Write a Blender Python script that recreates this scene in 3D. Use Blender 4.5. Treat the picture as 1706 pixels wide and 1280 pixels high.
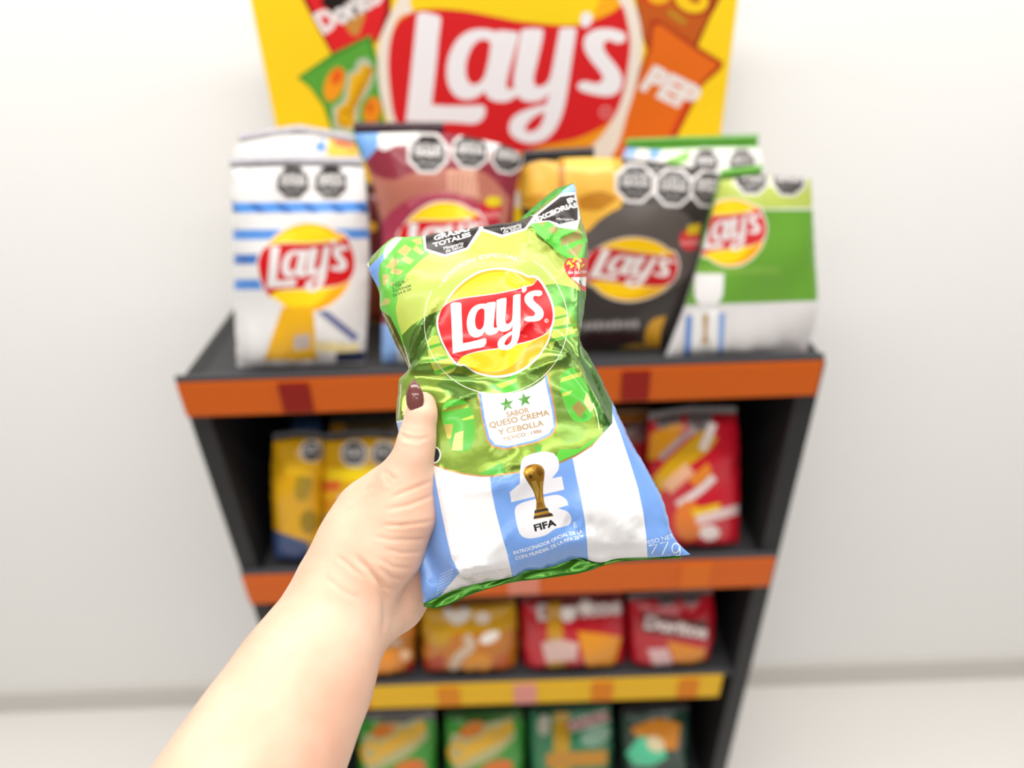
import bpy, bmesh, math, random
import numpy as np
from mathutils import Matrix, Vector
from mathutils.geometry import delaunay_2d_cdt

random.seed(3)
rng = np.random.default_rng(5)
for o in list(bpy.data.objects):
    bpy.data.objects.remove(o)
scene = bpy.context.scene
COL = scene.collection

# ------------------------------------------------------------------ camera
W, H, F = 1706.0, 1280.0, 1150.0
CAM = np.array([0.0, 0.0, 1.66])
PITCH, ROLL = math.radians(32.0), math.radians(-2.0)
RM = Matrix.Rotation(math.pi / 2 - PITCH, 3, 'X') @ Matrix.Rotation(ROLL, 3, 'Z')
R = np.array(RM)
cd = bpy.data.cameras.new('camera')
cam = bpy.data.objects.new('camera', cd)
COL.objects.link(cam)
cam.matrix_world = Matrix.Translation(CAM) @ RM.to_4x4()
cd.sensor_fit = 'HORIZONTAL'
cd.sensor_width = 36.0
cd.lens = F / W * 36.0
cd.clip_start = 0.01
cd.dof.use_dof = True
cd.dof.focus_distance = 0.355
cd.dof.aperture_fstop = cd.lens / 1000 / 0.0074
scene.camera = cam

# ------------------------------------------------------------------ light
world = bpy.data.worlds.new('shop_ambient')
scene.world = world
world.use_nodes = True
world.node_tree.nodes['Background'].inputs[0].default_value = (1.0, 0.985, 0.965, 1)
world.node_tree.nodes['Background'].inputs[1].default_value = 0.34


def area_light(name, loc, target, sx, sy, power, col=(1, 0.97, 0.93)):
    ld = bpy.data.lights.new(name, 'AREA')
    ld.shape = 'RECTANGLE'
    ld.size, ld.size_y = sx, sy
    ld.energy = power
    ld.color = col
    o = bpy.data.objects.new(name, ld)
    COL.objects.link(o)
    o.location = loc
    o.rotation_euler = (Vector(target) - Vector(loc)).to_track_quat('-Z', 'Y').to_euler()
    return o


# added wall brightener, then the shop's ceiling strip lamps, in rows over the aisle
area_light('added_wall_light', (0.0, 0.35, 2.85), (0.0, 1.12, 1.0), 4.6, 0.2, 165)  # added light with no known fixture, brightens the white wall
area_light('ceiling_lamp', (0.1, -0.45, 2.9), (0.1, -0.45, 0), 3.2, 0.16, 70)
area_light('ceiling_lamp', (-0.2, -1.6, 2.9), (-0.2, -1.6, 0), 3.2, 0.16, 80)
area_light('ceiling_lamp', (-0.5, -2.8, 2.9), (-0.5, -2.8, 0), 3.2, 0.16, 80)
scene.view_settings.view_transform = 'Standard'
scene.view_settings.look = 'None'
scene.view_settings.gamma = 1.0
scene.view_settings.use_curve_mapping = False
scene.view_settings.exposure = -1.66


# ------------------------------------------------------------------ helpers
def srgb(h):
    h = h.lstrip('#')
    c = [int(h[i:i + 2], 16) / 255 for i in (0, 2, 4)]
    return tuple((x / 12.92 if x <= 0.04045 else ((x + 0.055) / 1.055) ** 2.4) for x in c) + (1,)


MATS = {}


def mat(col, finish='film'):
    key = col + finish
    if key in MATS:
        return MATS[key]
    m = bpy.data.materials.new(finish + '_' + col.lstrip('#'))
    m.use_nodes = True
    nt = m.node_tree
    b = nt.nodes['Principled BSDF']
    b.inputs['Base Color'].default_value = srgb(col)
    rough, metal, coat, bump, bscale = {
        'film': (0.30, 0.0, 0.10, 0.08, 90.0),
        'gloss': (0.24, 0.0, 0.22, 0.05, 70.0),
        'foil': (0.27, 0.62, 0.2, 0.12, 110.0),
        'gold': (0.3, 0.7, 0.0, 0.0, 1.0),
        'paint': (0.45, 0.0, 0.0, 0.03, 300.0),
        'card': (0.55, 0.0, 0.0, 0.02, 200.0),
        'matte': (0.8, 0.0, 0.0, 0.05, 60.0),
        'nail': (0.12, 0.0, 0.6, 0.0, 1.0)}[finish]
    b.inputs['Roughness'].default_value = rough
    b.inputs['Metallic'].default_value = metal
    b.inputs['Coat Weight'].default_value = coat
    b.inputs['Specular IOR Level'].default_value = {'paint': 0.25, 'card': 0.2, 'matte': 0.2, 'film': 0.35, 'gloss': 0.4}.get(finish, 0.5)
    b.inputs['Coat Roughness'].default_value = 0.12
    if bump > 0:
        tc = nt.nodes.new('ShaderNodeTexCoord')
        nz = nt.nodes.new('ShaderNodeTexNoise')
        nz.inputs['Scale'].default_value = bscale
        nz.inputs['Detail'].default_value = 3
        bp = nt.nodes.new('ShaderNodeBump')
        bp.inputs['Strength'].default_value = bump
        bp.inputs['Distance'].default_value = 0.002
        nt.links.new(tc.outputs['Object'], nz.inputs['Vector'])
        nt.links.new(nz.outputs['Fac'], bp.inputs['Height'])
        nt.links.new(bp.outputs['Normal'], b.inputs['Normal'])
    MATS[key] = m
    return m


def tag(o, label=None, cat=None, group=None, kind=None):
    if label: o['label'] = label
    if cat: o['category'] = cat
    if group: o['group'] = group
    if kind: o['kind'] = kind
    return o


def empty(name, loc):
    o = bpy.data.objects.new(name, None)
    o.empty_display_size = 0.05
    COL.objects.link(o)
    o.location = Vector(loc)
    return o


def mesh_obj(name, verts, faces, mats, parent=None, mi=None, smooth=False):
    verts = np.asarray(verts, float)
    off = np.array(parent_world(parent)) if parent else np.zeros(3)
    me = bpy.data.meshes.new(name)
    me.from_pydata((verts - off).tolist(), [], [list(map(int, f)) for f in faces])
    if not isinstance(mats, (list, tuple)):
        mats = [mats]
    for m in mats:
        me.materials.append(m)
    if mi is not None:
        me.polygons.foreach_set('material_index', np.asarray(mi, np.int32))
    if smooth:
        me.polygons.foreach_set('use_smooth', np.ones(len(me.polygons), bool))
    me.update()
    o = bpy.data.objects.new(name, me)
    COL.objects.link(o)
    if parent: o.parent = parent
    return o


def parent_world(p):
    v = np.zeros(3)
    while p is not None:
        v = v + np.array(p.location)
        p = p.parent
    return v


def box(name, lo, hi, m, parent=None, bevel=0.0):
    lo, hi = np.array(lo, float), np.array(hi, float)
    bm = bmesh.new()
    bmesh.ops.create_cube(bm, size=1.0)
    for v in bm.verts:
        v.co = Vector(((lo + hi) / 2 + np.array(v.co) * (hi - lo)).tolist())
    if bevel > 0:
        bmesh.ops.bevel(bm, geom=list(bm.edges), offset=bevel, segments=2, affect='EDGES', profile=0.6)
    off = parent_world(parent) if parent else np.zeros(3)
    for v in bm.verts:
        v.co -= Vector(off.tolist())
    me = bpy.data.meshes.new(name)
    bm.to_mesh(me)
    bm.free()
    me.materials.append(m)
    o = bpy.data.objects.new(name, me)
    COL.objects.link(o)
    if parent: o.parent = parent
    return o


# pixel -> direction; t along it equals distance along the view axis
def rays(p):
    p = np.atleast_2d(np.asarray(p, float))
    d = np.stack([(p[:, 0] - W / 2) / F, -(p[:, 1] - H / 2) / F, -np.ones(len(p))], 1)
    return d @ R.T


def px_at_depth(px, py, t):
    return CAM + rays([(px, py)])[0] * t


def px_on_y(px, py, y):
    d = rays([(px, py)])[0]
    return CAM + d * ((y - CAM[1]) / d[1])


def project(P):
    c = (np.atleast_2d(P) - CAM) @ R
    return np.stack([W / 2 + F * c[:, 0] / -c[:, 2], H / 2 - F * c[:, 1] / -c[:, 2]], 1), -c[:, 2]


# ------------------------------------------------------------------ 2-D print artwork
def Z(ox, oy, s):
    return lambda pts: [(ox + x / s, oy + y / s) for x, y in pts]


def smooth_ring(pts, n=5, corner=50):
    P = np.array(pts, float)
    m = len(P)
    d1 = P - np.roll(P, 1, 0)
    d2 = np.roll(P, -1, 0) - P
    a = np.degrees(np.abs(np.arctan2(d1[:, 0] * d2[:, 1] - d1[:, 1] * d2[:, 0], (d1 * d2).sum(1))))
    sharp = a > corner
    tang = (np.roll(P, -1, 0) - np.roll(P, 1, 0)) / 2
    out = []
    for i in range(m):
        j = (i + 1) % m
        p0, p1 = P[i], P[j]
        seg = p1 - p0
        t0 = seg if sharp[i] else tang[i]
        t1 = seg if sharp[j] else tang[j]
        L = np.linalg.norm(seg) + 1e-9
        t0 = t0 * min(1, L / (np.linalg.norm(t0) + 1e-9))
        t1 = t1 * min(1, L / (np.linalg.norm(t1) + 1e-9))
        for k in range(n):
            s = k / n
            h00, h10, h01, h11 = 2 * s**3 - 3 * s**2 + 1, s**3 - 2 * s**2 + s, -2 * s**3 + 3 * s**2, s**3 - s**2
            out.append(h00 * p0 + h10 * t0 + h01 * p1 + h11 * t1)
    return np.array(out)


def ring_ve(pts):
    P = np.array(pts, float)
    n = len(P)
    return P, np.stack([np.arange(n), (np.arange(n) + 1) % n], 1)


def join_ve(items):
    Vs, Es, k = [], [], 0
    for v, e in items:
        Vs.append(v); Es.append(e + k); k += len(v)
    return np.concatenate(Vs), np.concatenate(Es)


_glyph = {}


def text_ve(s, offset=0.0, spacing=1.0):
    """outline of a line of lettering; x from 0, baseline y=0, capital height 1"""
    key = (s, offset, spacing)
    if key in _glyph:
        return _glyph[key]
    cu = bpy.data.curves.new('lettering', 'FONT')
    cu.body = s
    cu.size = 1.0
    cu.resolution_u = 3
    cu.offset = offset
    cu.space_character = spacing
    ob = bpy.data.objects.new('lettering', cu)
    COL.objects.link(ob)
    dg = bpy.context.evaluated_depsgraph_get()
    me = ob.evaluated_get(dg).to_mesh()
    v = np.array([(p.co.x, p.co.y) for p in me.vertices])
    q = np.round(v, 5)
    uq, inv = np.unique(q, axis=0, return_inverse=True)
    inv = inv.ravel()
    cnt = {}
    for p in me.polygons:
        vs = [int(inv[i]) for i in p.vertices]
        for a, b in zip(vs, vs[1:] + vs[:1]):
            if a != b:
                k = (min(a, b), max(a, b))
                cnt[k] = cnt.get(k, 0) + 1
    e = np.array([k for k, c in cnt.items() if c % 2 == 1], int)
    bpy.data.objects.remove(ob)
    bpy.data.curves.remove(cu)
    used = np.unique(e)
    remap = -np.ones(len(uq), int)
    remap[used] = np.arange(len(used))
    v = uq[used]; e = remap[e]
    v = v / 0.70
    v[:, 0] -= v[:, 0].min()
    _glyph[key] = (v, e)
    return _glyph[key]


class Art:
    def __init__(self):
        self.items = []

    def poly(self, pts, col, fin='film', sm=True, n=5, corner=50):
        P = smooth_ring(pts, n, corner) if sm else np.array(pts, float)
        self.items.append((*ring_ve(P), col, fin))

    def rings(self, rs, col, fin='film'):
        self.items.append((*join_ve([ring_ve(r) for r in rs]), col, fin))

    def ell(self, cx, cy, rx, ry, col, fin='film', rot=0, n=28):
        a = np.linspace(0, 2 * math.pi, n, endpoint=False)
        c, s = math.cos(math.radians(rot)), math.sin(math.radians(rot))
        x, y = rx * np.cos(a), ry * np.sin(a)
        self.items.append((*ring_ve(np.stack([cx + x * c - y * s, cy + x * s + y * c], 1)), col, fin))

    def line(self, pts, w, col, fin='film', sm=True, taper=False):
        P = np.array(pts, float)
        if sm and len(P) > 2:
            ext = np.concatenate([[2 * P[0] - P[1]], P, [2 * P[-1] - P[-2]]])
            q = []
            for i in range(1, len(ext) - 2):
                for k in range(5):
                    s = k / 5
                    p0, p1, p2, p3 = ext[i - 1], ext[i], ext[i + 1], ext[i + 2]
                    q.append(0.5 * (2 * p1 + (p2 - p0) * s + (2 * p0 - 5 * p1 + 4 * p2 - p3) * s * s + (-p0 + 3 * p1 - 3 * p2 + p3) * s**3))
            q.append(P[-1]); P = np.array(q)
        t = np.gradient(P, axis=0)
        t /= np.linalg.norm(t, axis=1)[:, None] + 1e-9
        nrm = np.stack([-t[:, 1], t[:, 0]], 1)
        ww = np.full(len(P), w / 2.0)
        self.items.append((*ring_ve(np.concatenate([P + nrm * ww[:, None], (P - nrm * ww[:, None])[::-1]])), col, fin))

    def text(self, s, p0, p1, cap, col, fin='film', offset=0.0, shear=0.0, spacing=1.0):
        """lettering whose baseline runs from p0 to p1, stretched to fit"""
        v, e = text_ve(s, offset, spacing)
        p0, p1 = np.array(p0, float), np.array(p1, float)
        ax = p1 - p0
        up = np.array([ax[1], -ax[0]]) / np.linalg.norm(ax)
        x = v[:, :1] / v[:, 0].max() + shear * v[:, 1:] * cap / np.linalg.norm(ax)
        self.items.append((p0 + x * ax + v[:, 1:] * cap * up, e, col, fin))

    def text_path(self, s, path, cap, col, fin='film', offset=0.0):
        v, e = text_ve(s, offset)
        P = np.array(path, float)
        if len(P) > 2:
            P2 = smooth_ring(np.concatenate([P, P[::-1][1:-1]]), 6, 170)
            P2 = P2[:6 * (len(P) - 1) + 1]
        else:
            P2 = P
        d = np.concatenate([[0], np.cumsum(np.linalg.norm(np.diff(P2, axis=0), axis=1))])
        u = v[:, 0] / v[:, 0].max() * d[-1]
        bx, by = np.interp(u, d, P2[:, 0]), np.interp(u, d, P2[:, 1])
        h = d[-1] * 0.03
        ux = np.interp(np.clip(u + h, 0, d[-1]), d, P2[:, 0]) - np.interp(np.clip(u - h, 0, d[-1]), d, P2[:, 0])
        uy = np.interp(np.clip(u + h, 0, d[-1]), d, P2[:, 1]) - np.interp(np.clip(u - h, 0, d[-1]), d, P2[:, 1])
        L = np.hypot(ux, uy) + 1e-9
        self.items.append((np.stack([bx + v[:, 1] * cap * uy / L, by - v[:, 1] * cap * ux / L], 1), e, col, fin))

    def star(self, cx, cy, r, col, rot=0, fin='film'):
        a = np.radians(rot) + np.arange(10) * math.pi / 5 - math.pi / 2
        rr = np.where(np.arange(10) % 2 == 0, r, r * 0.4)
        self.items.append((*ring_ve(np.stack([cx + rr * np.cos(a), cy + rr * np.sin(a)], 1)), col, fin))

    def octagon(self, cx, cy, r, rot=0, lines=3, dark='#2a2523', rim='#dcd6d4'):
        a = np.radians(rot + 22.5) + np.arange(8) * math.pi / 4
        for q, c in ((1.0, rim), (0.84, dark)):
            self.items.append((*ring_ve(np.stack([cx + r * q * np.cos(a), cy + r * q * np.sin(a)], 1)), c, 'gloss'))
        c, s = math.cos(math.radians(rot)), math.sin(math.radians(rot))

        def T(x, y): return (cx + r * (x * c - y * s), cy + r * (x * s + y * c))
        self.text('EXCESO EN', T(-0.56, -0.18), T(0.56, -0.18), r * 0.24, rim, offset=0.02)
        self.text('GRASAS', T(-0.62, 0.14), T(0.62, 0.14), r * 0.27, rim, offset=0.03)
        self.text('Ministerio de Salud', T(-0.42, 0.5), T(0.42, 0.5), r * 0.13, rim)


# the chip maker's round emblem, traced once; placed by an affine map
LOGO = dict(
    rim=[(480, 650), (500, 610), (540, 545), (600, 475), (680, 405), (760, 360), (850, 335), (950, 325), (1040, 335), (1110, 355), (1180, 388), (1215, 388), (1255, 395), (1290, 430), (1330, 490), (1370, 570), (1395, 660), (1397, 750), (1378, 830), (1355, 920), (1310, 1000), (1250, 1080), (1170, 1150), (1080, 1200), (980, 1225), (880, 1225), (790, 1205), (720, 1175), (660, 1132), (620, 1134), (585, 1118), (530, 1050), (480, 960), (445, 870), (428, 790), (433, 730), (455, 690)],
    top=[(505, 625), (560, 540), (620, 475), (690, 420), (770, 375), (850, 350), (940, 340), (1040, 350), (1110, 372), (1180, 405), (1220, 405), (1250, 415), (1240, 445), (1210, 465), (1150, 480), (1080, 500), (980, 522), (880, 540), (760, 555), (650, 570), (560, 595)],
    topdeep=[(505, 625), (560, 540), (620, 475), (690, 420), (770, 375), (850, 350), (940, 340), (1040, 350), (1110, 372), (1180, 405), (1220, 405), (1250, 415), (1240, 445), (1210, 465), (1190, 440), (1150, 425), (1100, 395), (1030, 372), (940, 362), (850, 372), (775, 398), (700, 440), (630, 495), (575, 555)],
    red=[(500, 635), (560, 600), (650, 578), (760, 563), (880, 547), (980, 530), (1080, 508), (1150, 488), (1215, 470), (1245, 440), (1255, 420), (1290, 460), (1330, 530), (1365, 610), (1382, 690), (1380, 760), (1365, 810), (1340, 850), (1290, 885), (1220, 915), (1130, 940), (1040, 960), (930, 985), (820, 1000), (730, 1020), (660, 1045), (620, 1075), (600, 1110), (590, 1105), (540, 1040), (490, 950), (460, 870), (443, 790), (450, 730), (470, 670)],
    bottom=[(610, 1115), (608, 1090), (630, 1060), (680, 1040), (760, 1020), (860, 1003), (950, 990), (1050, 965), (1150, 945), (1250, 910), (1320, 875), (1362, 835), (1350, 890), (1320, 960), (1270, 1035), (1200, 1105), (1120, 1160), (1030, 1195), (930, 1210), (840, 1203), (760, 1180), (690, 1140), (655, 1118), (625, 1122)],
    deep=[(1362, 835), (1350, 890), (1320, 960), (1270, 1035), (1200, 1105), (1120, 1160), (1030, 1195), (930, 1210), (840, 1203), (760, 1180), (690, 1140), (760, 1165), (850, 1180), (950, 1172), (1040, 1135), (1100, 1085), (1150, 1020), (1180, 965), (1250, 915), (1320, 880)],
    L=[(545, 622), (570, 612), (620, 612), (632, 622), (635, 700), (640, 800), (645, 945), (700, 935), (770, 918), (825, 903), (838, 912), (838, 940), (825, 965), (800, 980), (740, 990), (650, 1010), (562, 1030), (555, 850)],
    a=[(678, 770), (688, 715), (710, 670), (745, 638), (790, 622), (835, 620), (850, 612), (912, 604), (916, 625), (905, 720), (898, 800), (903, 822), (925, 815), (945, 800), (940, 840), (910, 868), (870, 878), (840, 870), (825, 850), (800, 880), (765, 897), (730, 895), (700, 870), (682, 825)],
    ah=[(745, 760), (755, 705), (775, 672), (800, 660), (822, 668), (822, 740), (815, 800), (795, 830), (770, 835), (752, 810)],
    y=[(922, 592), (960, 578), (1000, 572), (1003, 600), (998, 680), (992, 760), (1000, 785), (1020, 785), (1045, 760), (1052, 720), (1055, 640), (1058, 555), (1085, 545), (1118, 540), (1118, 600), (1118, 700), (1118, 800), (1112, 870), (1095, 930), (1065, 975), (1020, 1000), (975, 1002), (940, 985), (930, 955), (940, 920), (970, 890), (1010, 865), (1050, 845), (1055, 800), (1035, 830), (1000, 848), (965, 850), (935, 830), (922, 790), (920, 700)],
    yh=[(985, 955), (1000, 920), (1025, 890), (1050, 872), (1045, 915), (1030, 945), (1005, 962)],
    q=[(1130, 480), (1150, 468), (1168, 482), (1168, 505), (1155, 525), (1140, 532), (1128, 510)],
    s=[(1295, 520), (1297, 545), (1270, 560), (1240, 555), (1225, 565), (1222, 585), (1240, 610), (1275, 640), (1300, 670), (1308, 700), (1300, 735), (1270, 760), (1220, 768), (1165, 765), (1150, 752), (1158, 735), (1180, 725), (1215, 725), (1235, 712), (1238, 695), (1220, 675), (1185, 645), (1158, 612), (1150, 580), (1160, 550), (1190, 525), (1235, 512), (1275, 512)])
LOGO_REF = ((545, 622), (562, 1030), (1148, 500))


def logo_map(ref):
    A = np.array([[*p, 1] for p in LOGO_REF], float)
    X = np.linalg.solve(A, np.array(ref, float))
    return lambda pts: np.c_[np.array(pts, float), np.ones(len(pts))] @ X


def emblem(art, ref, blob=True, rim='#f3f0ea', red='#d0181c', letters='#eae7e6', fin='gloss', n=5, letters_only=False, yellow='#ffd91e', orange='#ffae16'):
    M = logo_map(ref)
    if not letters_only:
        art.poly(M(LOGO['rim']), rim, fin, n=n)
        art.poly(M(LOGO['top']), yellow, fin, n=n)
        art.poly(M(LOGO['topdeep']), orange, fin, n=n, corner=80)
        art.poly(M(LOGO['bottom']), yellow, fin, n=n)
        art.poly(M(LOGO['deep']), orange, fin, n=n, corner=80)
        art.poly(M(LOGO['red']), red, fin, n=n)
    art.poly(M(LOGO['L']), letters, fin, n=n)
    for k, h in (('a', 'ah'), ('y', 'yh')):
        art.rings([smooth_ring(M(LOGO[k]), n), smooth_ring(M(LOGO[h]), n)], letters, fin)
    art.poly(M(LOGO['q']), letters, fin, n=n)
    art.poly(M(LOGO['s']), letters, fin, n=n)


def inside(V, E, P):
    """even-odd test of points P against an edge set"""
    res = np.zeros(len(P), bool)
    lo, hi = V.min(0), V.max(0)
    idx = np.where((P >= lo).all(1) & (P <= hi).all(1))[0]
    if len(idx) == 0:
        return res
    A, B = V[E[:, 0]], V[E[:, 1]]
    for ch in np.array_split(idx, max(1, len(idx) * len(E) // 3000000 + 1)):
        x, y = P[ch, 0][:, None], P[ch, 1][:, None]
        c = (A[:, 1] > y) != (B[:, 1] > y)
        dy = B[:, 1] - A[:, 1]
        dy = np.where(np.abs(dy) < 1e-15, 1e-15, dy)
        xs = A[:, 0] + (y - A[:, 1]) * (B[:, 0] - A[:, 0]) / dy
        res[ch] = (np.sum(c & (x < xs), 1) % 2) == 1
    return res


def refine_ve(V, E, h):
    nv, ne = [V], []
    k = len(V)
    L = np.linalg.norm(V[E[:, 0]] - V[E[:, 1]], axis=1)
    for (a, b), l in zip(E, L):
        n = int(l / h)
        if n < 1:
            ne.append((a, b)); continue
        s = np.arange(1, n + 1)[:, None] / (n + 1)
        nv.append(V[a] * (1 - s) + V[b] * s)
        ids = [a] + list(range(k, k + n)) + [b]
        k += n
        ne += list(zip(ids[:-1], ids[1:]))
    return np.concatenate(nv), np.array(ne, int)


# ------------------------------------------------------------------ sheets: flat or puffed printed panels
class Sheet:
    def __init__(self, O, U, V):
        self.O = np.array(O, float)
        self.U = np.array(U, float) / np.linalg.norm(U)
        V = np.array(V, float)
        V = V - self.U * (V @ self.U)
        self.V = V / np.linalg.norm(V)
        self.N = np.cross(self.U, self.V)
        self.field = None

    def hit(self, p, off=0.0):
        d = rays(p)
        t = ((self.O - CAM) @ self.N + off) / (d @ self.N)
        P = CAM + d * t[:, None] - self.O
        return np.stack([P @ self.U, P @ self.V], 1)

    def b(self, uv):
        return self.field(uv) if self.field else np.zeros(len(uv))

    def px2uv(self, p):
        p = np.atleast_2d(np.asarray(p, float))
        off = np.zeros(len(p))
        for k in range(10):
            uv = self.hit(p, off)
            off = off * 0.35 + self.b(uv) * 0.65
        return self.hit(p, off)

    def point(self, uv, sign=1.0, b=None, extra=0.0):
        uv = np.asarray(uv, float)
        if b is None:
            b = self.b(uv)
        return self.O + uv[:, :1] * self.U + uv[:, 1:] * self.V + (sign * b + extra)[:, None] * self.N


class Puff:
    """height of a filled bag over its outline: inflated membrane + creases"""
    def __init__(self, outline, T, n=90, power=0.62, iters=700, extra=None):
        self.lo = outline.min(0) - 0.004
        self.hi = outline.max(0) + 0.004
        self.h = max(self.hi - self.lo) / n
        nx, ny = [int(math.ceil(k)) + 1 for k in (self.hi - self.lo) / self.h]
        X, Y = np.meshgrid(self.lo[0] + np.arange(nx) * self.h, self.lo[1] + np.arange(ny) * self.h, indexing='ij')
        V, E = ring_ve(outline)
        m = inside(V, E, np.stack([X.ravel(), Y.ravel()], 1)).reshape(nx, ny)
        f = np.zeros((nx, ny))
        for k in range(iters):
            f[1:-1, 1:-1] = 0.25 * (f[2:, 1:-1] + f[:-2, 1:-1] + f[1:-1, 2:] + f[1:-1, :-2] + 1.0)
            f *= m
        f = f / f.max()
        self.g = T * f ** power
        for k in range(2):
            self.g[1:-1, 1:-1] = 0.5 * self.g[1:-1, 1:-1] + 0.125 * (self.g[2:, 1:-1] + self.g[:-2, 1:-1] + self.g[1:-1, 2:] + self.g[1:-1, :-2])
        self.g *= m
        self.soft = np.clip(f * 6, 0, 1)
        self.extra = extra

    def samp(self, G, uv):
        nx, ny = G.shape
        x = np.clip((uv[:, 0] - self.lo[0]) / self.h, 1, nx - 2.001)
        y = np.clip((uv[:, 1] - self.lo[1]) / self.h, 1, ny - 2.001)
        i, j = np.minimum(x.astype(int), nx - 3), np.minimum(y.astype(int), ny - 3)
        fx, fy = x - i, y - j

        def w(t):
            return [(-t**3 + 3 * t**2 - 3 * t + 1) / 6, (3 * t**3 - 6 * t**2 + 4) / 6, (-3 * t**3 + 3 * t**2 + 3 * t + 1) / 6, t**3 / 6]
        wx, wy = w(fx), w(fy)
        r = 0
        for a in range(4):
            for b in range(4):
                r = r + wx[a] * wy[b] * G[i + a - 1, j + b - 1]
        return r

    def __call__(self, uv):
        r = self.samp(self.g, uv)
        if self.extra is not None:
            r = r + self.extra(uv) * self.samp(self.soft, uv)
        return r


def seg_dist(P, path):
    path = np.array(path, float)
    best = np.full(len(P), 1e9)
    along = np.zeros(len(P))
    tot = 0
    lens = np.linalg.norm(np.diff(path, axis=0), axis=1)
    for a, b, l in zip(path[:-1], path[1:], lens):
        d = b - a
        t = np.clip(((P - a) @ d) / (d @ d + 1e-12), 0, 1)
        q = np.linalg.norm(P - a - t[:, None] * d, axis=1)
        k = q < best
        best = np.where(k, q, best)
        along = np.where(k, tot + t * l, along)
        tot += l
    return best, along / (tot + 1e-9)


def print_mesh(name, sheet, outline_uv, art, base, step, parent, base_fin='film', smooth=True, normals=False):
    """one printed panel: the artwork's outlines are cut into the mesh"""
    dom_v, dom_e = refine_ve(*ring_ve(outline_uv), step)
    Vs, Es = [dom_v], [dom_e]
    k = len(dom_v)
    lay = []
    for v, e, c, fin in art.items:
        span = np.linalg.norm(sheet.hit([(850, 640), (851, 640)])[0] - sheet.hit([(850, 640), (851, 640)])[1])
        v, e = refine_ve(v, e, step / span * 0.9)
        uv = sheet.px2uv(v)
        lay.append((uv, e, c, fin))
        Vs.append(uv); Es.append(e + k); k += len(uv)
    lo, hi = dom_v.min(0), dom_v.max(0)
    gx, gy = np.arange(lo[0] + step / 2, hi[0], step), np.arange(lo[1] + step / 2, hi[1], step)
    G = np.stack(np.meshgrid(gx, gy, indexing='ij'), -1).reshape(-1, 2)
    G = G + (rng.random(G.shape) - 0.5) * step * 0.3
    G = G[inside(dom_v, dom_e, G)]
    Vs.append(G)
    AV = np.concatenate(Vs); AE = np.concatenate(Es)
    # drop artwork far outside the panel
    S = 1.0 / max(hi - lo)
    res = delaunay_2d_cdt([Vector(((x - lo[0]) * S, (y - lo[1]) * S)) for x, y in AV], [(int(a), int(b)) for a, b in AE], [], 0, 1e-7, False)
    V = np.array([(v.x, v.y) for v in res[0]]) / S + lo
    T = np.array([f for f in res[2] if len(f) == 3], int)
    C = V[T].mean(1)
    keep = inside(dom_v, dom_e, C)
    T, C = T[keep], C[keep]
    keys = [(base, base_fin)]
    mi = np.zeros(len(T), int)
    for uv, e, c, fin in lay:
        if (c, fin) not in keys:
            keys.append((c, fin))
        mi[inside(uv, e, C)] = keys.index((c, fin))
    used = np.unique(T)
    rm = -np.ones(len(V), int); rm[used] = np.arange(len(used))
    V, T = V[used], rm[T]
    a = V[T]
    cr = (a[:, 1, 0] - a[:, 0, 0]) * (a[:, 2, 1] - a[:, 0, 1]) - (a[:, 1, 1] - a[:, 0, 1]) * (a[:, 2, 0] - a[:, 0, 0])
    T = np.where((cr < 0)[:, None], T[:, ::-1], T)
    P = sheet.point(V)
    o = mesh_obj(name, P, T, [mat(*q) for q in keys], parent, mi, smooth=smooth)
    if normals:
        h = 0.0005
        du = (sheet.b(V + [h, 0]) - sheet.b(V - [h, 0])) / (2 * h)
        dv = (sheet.b(V + [0, h]) - sheet.b(V - [0, h])) / (2 * h)
        n = sheet.N[None] - du[:, None] * sheet.U - dv[:, None] * sheet.V
        n /= np.linalg.norm(n, axis=1)[:, None]
        o.data.normals_split_custom_set_from_vertices(n.tolist())
    return o


def back_mesh(name, sheet, outline_uv, T, col, fin, step, parent):
    dom_v, dom_e = refine_ve(*ring_ve(outline_uv), step)
    lo, hi = dom_v.min(0), dom_v.max(0)
    G = np.stack(np.meshgrid(np.arange(lo[0] + step / 2, hi[0], step), np.arange(lo[1] + step / 2, hi[1], step), indexing='ij'), -1).reshape(-1, 2)
    G = G[inside(dom_v, dom_e, G)]
    AV = np.concatenate([dom_v, G])
    S = 1.0 / max(hi - lo)
    res = delaunay_2d_cdt([Vector(((x - lo[0]) * S, (y - lo[1]) * S)) for x, y in AV], [(int(a), int(b)) for a, b in dom_e], [], 0, 1e-7, False)
    V = np.array([(v.x, v.y) for v in res[0]]) / S + lo
    Tm = np.array([f for f in res[2] if len(f) == 3], int)
    Tm = Tm[inside(dom_v, dom_e, V[Tm].mean(1))]
    f = Puff(outline_uv, T, n=50, iters=300)
    P = sheet.O + V[:, :1] * sheet.U + V[:, 1:] * sheet.V - np.clip(f(V), 0, 1)[:, None] * sheet.N
    a = V[Tm]
    cr = (a[:, 1, 0] - a[:, 0, 0]) * (a[:, 2, 1] - a[:, 0, 1]) - (a[:, 1, 1] - a[:, 0, 1]) * (a[:, 2, 0] - a[:, 0, 0])
    Tm = np.where((cr > 0)[:, None], Tm[:, ::-1], Tm)
    return mesh_obj(name, P, Tm, mat(col, fin), parent, smooth=True)


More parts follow.
